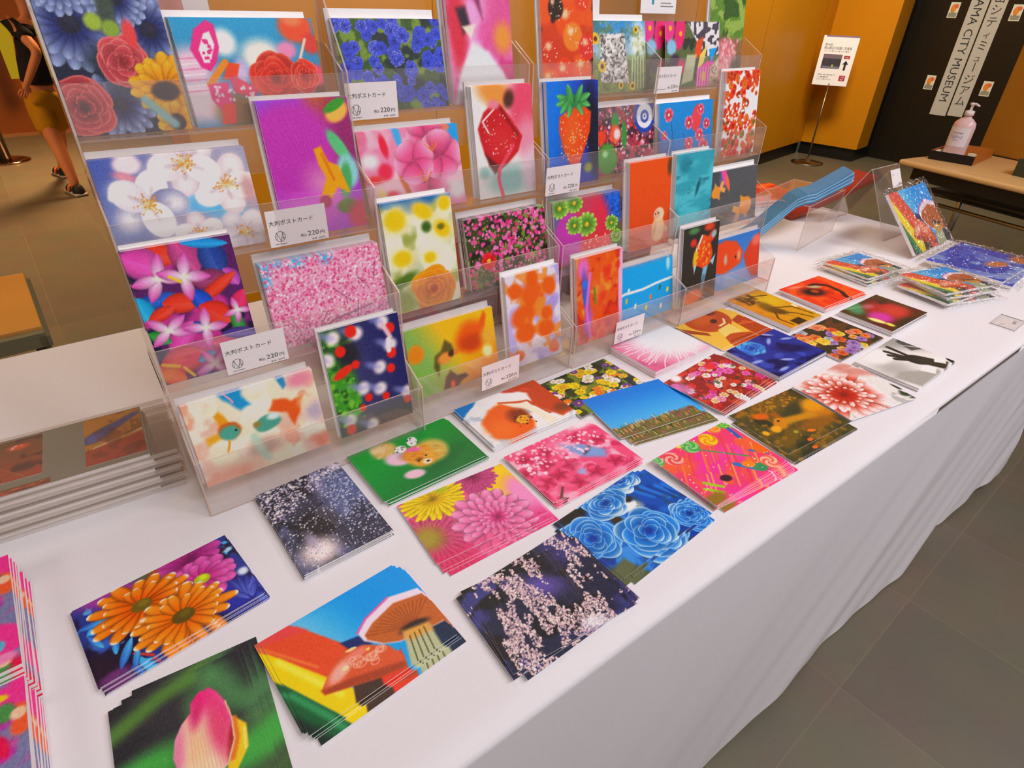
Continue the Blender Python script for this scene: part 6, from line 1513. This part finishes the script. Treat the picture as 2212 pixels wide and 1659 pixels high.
ct = empty('wooden_cart', (-.50, 1.70, 0), radians(3)); tag(ct, 'low cart with tan wooden top and clear casters behind the table', 'cart')
TAN = mat('tan_ply_top', 0xb88038, .45, .35, var=.08, scale=6)
for x0, x1 in ((-.38, .155), (.165, .275)):
    b = MB(); b.bevel_box(x0, x1, -.26, .27, .425, .445, .004); b.build('top_board', TAN, ct)
FRM = mat('olive_grey_frame', 0x6c6850, .5, .4, var=.08)
b = MB(); b.box(-.38, .275, -.29, -.26, .385, .432); b.box(-.38, .275, .26, .28, .385, .42); b.box(.255, .285, -.29, .28, .385, .42); b.build('frame', FRM, ct)
for x in (-.34, .25):
    for y in (-.26, .24):
        b = MB(); b.tube([(x, y, .39), (x, y, .09)], .014); b.build('post', FRM, ct)
        b = MB(); b.tube([(x - .015, y, .047), (x + .015, y, .047)], .046, 20); b.build('caster', mat('pale_green_caster', 0x8ca090, .2, .5, var=.1), ct)
bm = bmesh.new(); bmesh.ops.create_icosphere(bm, subdivisions=3, radius=1)
for v in bm.verts:
    s_ = 1 + .08 * sin(v.co.x * 5 + v.co.y * 4) + .06 * sin(v.co.z * 7)
    v.co = Vector((v.co.x * .24 * s_, v.co.y * .15 * s_, max(v.co.z, -.85) * .18 * s_ + .15))
b = MB(); b.bm(bm); o = b.build('bag', mat('black_nylon_bag', 0x1c1a1e, .6, .3, var=.15, bump=.3, scale=30)); o.location = (-.56, 1.22, 0)
tag(o, 'black soft bag on the floor beside the wooden cart', 'bag')

# ------------------------------------------------------------------ the person walking behind the table
SKIN = mat('skin', 0xc87c4c, .55, .35, var=.05, scale=12)
def skinned(name, verts, edges, radii, m, parent, root=0, sub=2):
    me = bpy.data.meshes.new(name)
    me.from_pydata(verts, edges, [])
    o = bpy.data.objects.new(name, me); COL.objects.link(o)
    md = o.modifiers.new('skin', 'SKIN'); md.use_smooth_shade = True; md.branch_smoothing = .6
    sv = me.skin_vertices[0].data
    for i, r_ in enumerate(radii):
        sv[i].radius = r_ if isinstance(r_, tuple) else (r_, r_)
        sv[i].use_root = (i == root)
    s2 = o.modifiers.new('sub', 'SUBSURF'); s2.levels = sub; s2.render_levels = sub
    dg = bpy.context.evaluated_depsgraph_get()
    nm = bpy.data.meshes.new_from_object(o.evaluated_get(dg))
    bpy.data.objects.remove(o); bpy.data.meshes.remove(me)
    nm.name = name
    nm.materials.clear(); nm.materials.append(m)
    for p in nm.polygons: p.use_smooth = True
    r_ = bpy.data.objects.new(name, nm); link(r_, parent)
    return r_
PX, PY = .08, 5.1
pr = empty('person', (PX, PY, 0)); tag(pr, 'person in black T-shirt and ochre shorts walking behind the table', 'person')
def q(x, y, z): return (x - PX, y - PY, z)
V = []; E_ = []; R_ = []
def jt(p, r_, par=None):
    V.append(q(*p)); R_.append(r_)
    if par is not None: E_.append((par, len(V) - 1))
    return len(V) - 1
pel = jt((.055, 5.1, .70), (.105, .085)); wai = jt((.075, 5.1, .86), (.098, .078), pel); che = jt((.11, 5.1, 1.04), (.115, .085), wai)
nb = jt((.14, 5.1, 1.165), (.06, .055), che); nk = jt((.148, 5.11, 1.22), .042, nb); h1 = jt((.15, 5.125, 1.29), (.062, .068), nk); h2 = jt((.152, 5.13, 1.37), (.074, .085), h1); h3 = jt((.153, 5.125, 1.43), (.05, .06), h2)
for s, sh, el, wr in ((-1, (.03, 5.06, 1.13), (.125, 4.93, .955), (.005, 4.94, .775)), (1, (.245, 5.14, 1.13), (.29, 5.12, .90), (.275, 5.24, .71))):
    a0 = jt(sh, .046, che); a1 = jt(el, .034, a0); a2 = jt(wr, .022, a1)
    d = (Vector(wr) - Vector(el)).normalized(); pa = Vector(wr) + d * .045
    hnd = jt(tuple(pa), (.026, .016), a2)
    sd = d.cross(Vector((0, 1, 0))).normalized()
    for k in range(4):
        f0 = pa + d * .03 + sd * (k - 1.5) * .014; f1 = f0 + d * (.026 + .006 * (1 - abs(k - 1.4))) + Vector((0, .008, 0)); f2 = f1 + d * .018 + Vector((0, .014, 0))
        i0 = jt(tuple(f0), .0075, hnd); i1 = jt(tuple(f1), .0068, i0); jt(tuple(f2), .0055, i1)
    t0 = pa - d * .008 + sd * .026 + Vector((0, .012, 0)); i0 = jt(tuple(t0), .008, hnd); jt(tuple(t0 + d * .03 + sd * .008), .0065, i0)
for hip, kn, an, toe in (((.005, 5.08, .64), (.040, 4.99, .36), (.062, 4.88, .085), (.045, 5.0, .035)), ((.105, 5.13, .64), (.08, 5.32, .37), (.03, 5.55, .085), (-.005, 5.67, .035))):
    l0 = jt(hip, .075, pel); l1 = jt(kn, .052, l0); l15 = jt(tuple(Vector(kn) * .62 + Vector(an) * .38), .05, l1); l2 = jt(an, .030, l15); jt(toe, (.034, .022), l2)
body = skinned('body', V, E_, R_, SKIN, pr)
# face, ears
b = MB()
hd = Vector(q(.152, 5.13, 1.365)); F_ = Vector((-.3, .95, 0)).normalized(); Lf = Vector((-.95, -.3, 0)).normalized()
def blob(b, c, r, mi=0, s=(1, 1, 1)):
    bm = bmesh.new(); bmesh.ops.create_icosphere(bm, subdivisions=2, radius=r); b.bm(bm, mi, Matrix.Translation(c) @ Matrix.Diagonal((*s, 1)))
blob(b, hd + F_ * .088 - Vector((0, 0, .012)), .014, 0, (1, 1, 1.4))
for s in (-1, 1): blob(b, hd + Lf * s * .078 - Vector((0, 0, .008)), .018, 0, (.6, 1, 1.4)); blob(b, hd + F_ * .076 + Lf * s * .030 + Vector((0, 0, .012)), .009, 1)
blob(b, hd + F_ * .078 - Vector((0, 0, .045)), .014, 2, (1.6, .6, .4))
b.build('face', [SKIN, mat('dark_eye', 0x241c18, .3, .5, var=.05), mat('lip', 0xa85848, .5, .3, var=.05)], pr)
bm = bmesh.new(); bmesh.ops.create_uvsphere(bm, u_segments=28, v_segments=18, radius=1)
bmesh.ops.delete(bm, geom=[v for v in bm.verts if v.co.z < -.55 or (v.co.dot(F_) > .55 and v.co.z < .25)], context='VERTS')
b = MB(); b.bm(bm, 0, Matrix.Translation(hd + Vector((0, 0, .022)) - F_ * .006) @ Matrix.Diagonal((.092, .100, .095, 1))); o = b.build('hair', mat('black_hair', 0x1c1612, .5, .4, var=.2, bump=.4, scale=80), pr)
sd_ = o.modifiers.new('thick', 'SOLIDIFY'); sd_.thickness = .012
BLKT = mat('black_tshirt_cotton', 0x1e1a1c, .85, .2, var=.15, bump=.15, scale=14)
tv = [q(.06, 5.1, .735), q(.075, 5.1, .88), q(.11, 5.1, 1.03), q(.138, 5.1, 1.12), q(.045, 5.06, 1.105), q(.10, 4.985, 1.01), q(.235, 5.14, 1.105), q(.275, 5.13, 1.0)]
skinned('tshirt', tv, [(0, 1), (1, 2), (2, 3), (3, 4), (4, 5), (3, 6), (6, 7)], [(.135, .112), (.13, .105), (.14, .105), (.085, .075), .068, .062, .068, .062], BLKT, pr, 1)
OCH = mat('ochre_shorts_cotton', 0xb07c10, .85, .2, var=.2, bump=.3, scale=18)
sv_ = [q(.055, 5.1, .76), q(.055, 5.1, .69), q(.008, 5.075, .60), q(.035, 5.03, .40), q(.10, 5.125, .60), q(.09, 5.25, .41)]
skinned('shorts', sv_, [(0, 1), (1, 2), (2, 3), (1, 4), (4, 5)], [(.112, .095), (.122, .105), (.092, .09), (.084, .08), (.092, .09), (.082, .08)], OCH, pr, 1)
SHO = mat('black_sandal', 0x1c1a1c, .6, .3, var=.1); ORS = mat('orange_strap', 0xd8762c, .6, .3, var=.05); SOL = mat('grey_sole', 0xb0a898, .6, .3, var=.05)
for (x, y), rz in (((.052, 4.945), 15), ((.012, 5.61), 17)):
    Mx = Matrix.Translation((x - PX, y - PY, 0)) @ Matrix.Rotation(radians(rz), 4, 'Z')
    b = MB()
    b.bevel_box(-.044, .044, -.115, .125, .002, .022, .009, 2, Mx)
    bm = bmesh.new(); bmesh.ops.create_uvsphere(bm, u_segments=20, v_segments=12, radius=1)
    bmesh.ops.delete(bm, geom=[v for v in bm.verts if v.co.z < -.05], context='VERTS')
    b.bm(bm, 0, Mx @ Matrix.Translation((0, .05, .02)) @ Matrix.Diagonal((.046, .078, .048, 1)))
    bm = bmesh.new(); bmesh.ops.create_uvsphere(bm, u_segments=20, v_segments=12, radius=1)
    bmesh.ops.delete(bm, geom=[v for v in bm.verts if v.co.z < -.05], context='VERTS')
    b.bm(bm, 0, Mx @ Matrix.Translation((0, -.062, .02)) @ Matrix.Diagonal((.042, .052, .07, 1)))
    b.tube([Mx @ Vector(p) for p in ((-.046, .01, .022), (-.03, .012, .062), (0, .014, .074), (.03, .012, .062), (.046, .01, .022))], .010, 8, 1)
    b.build('shoe', [SHO, ORS, SOL], pr)
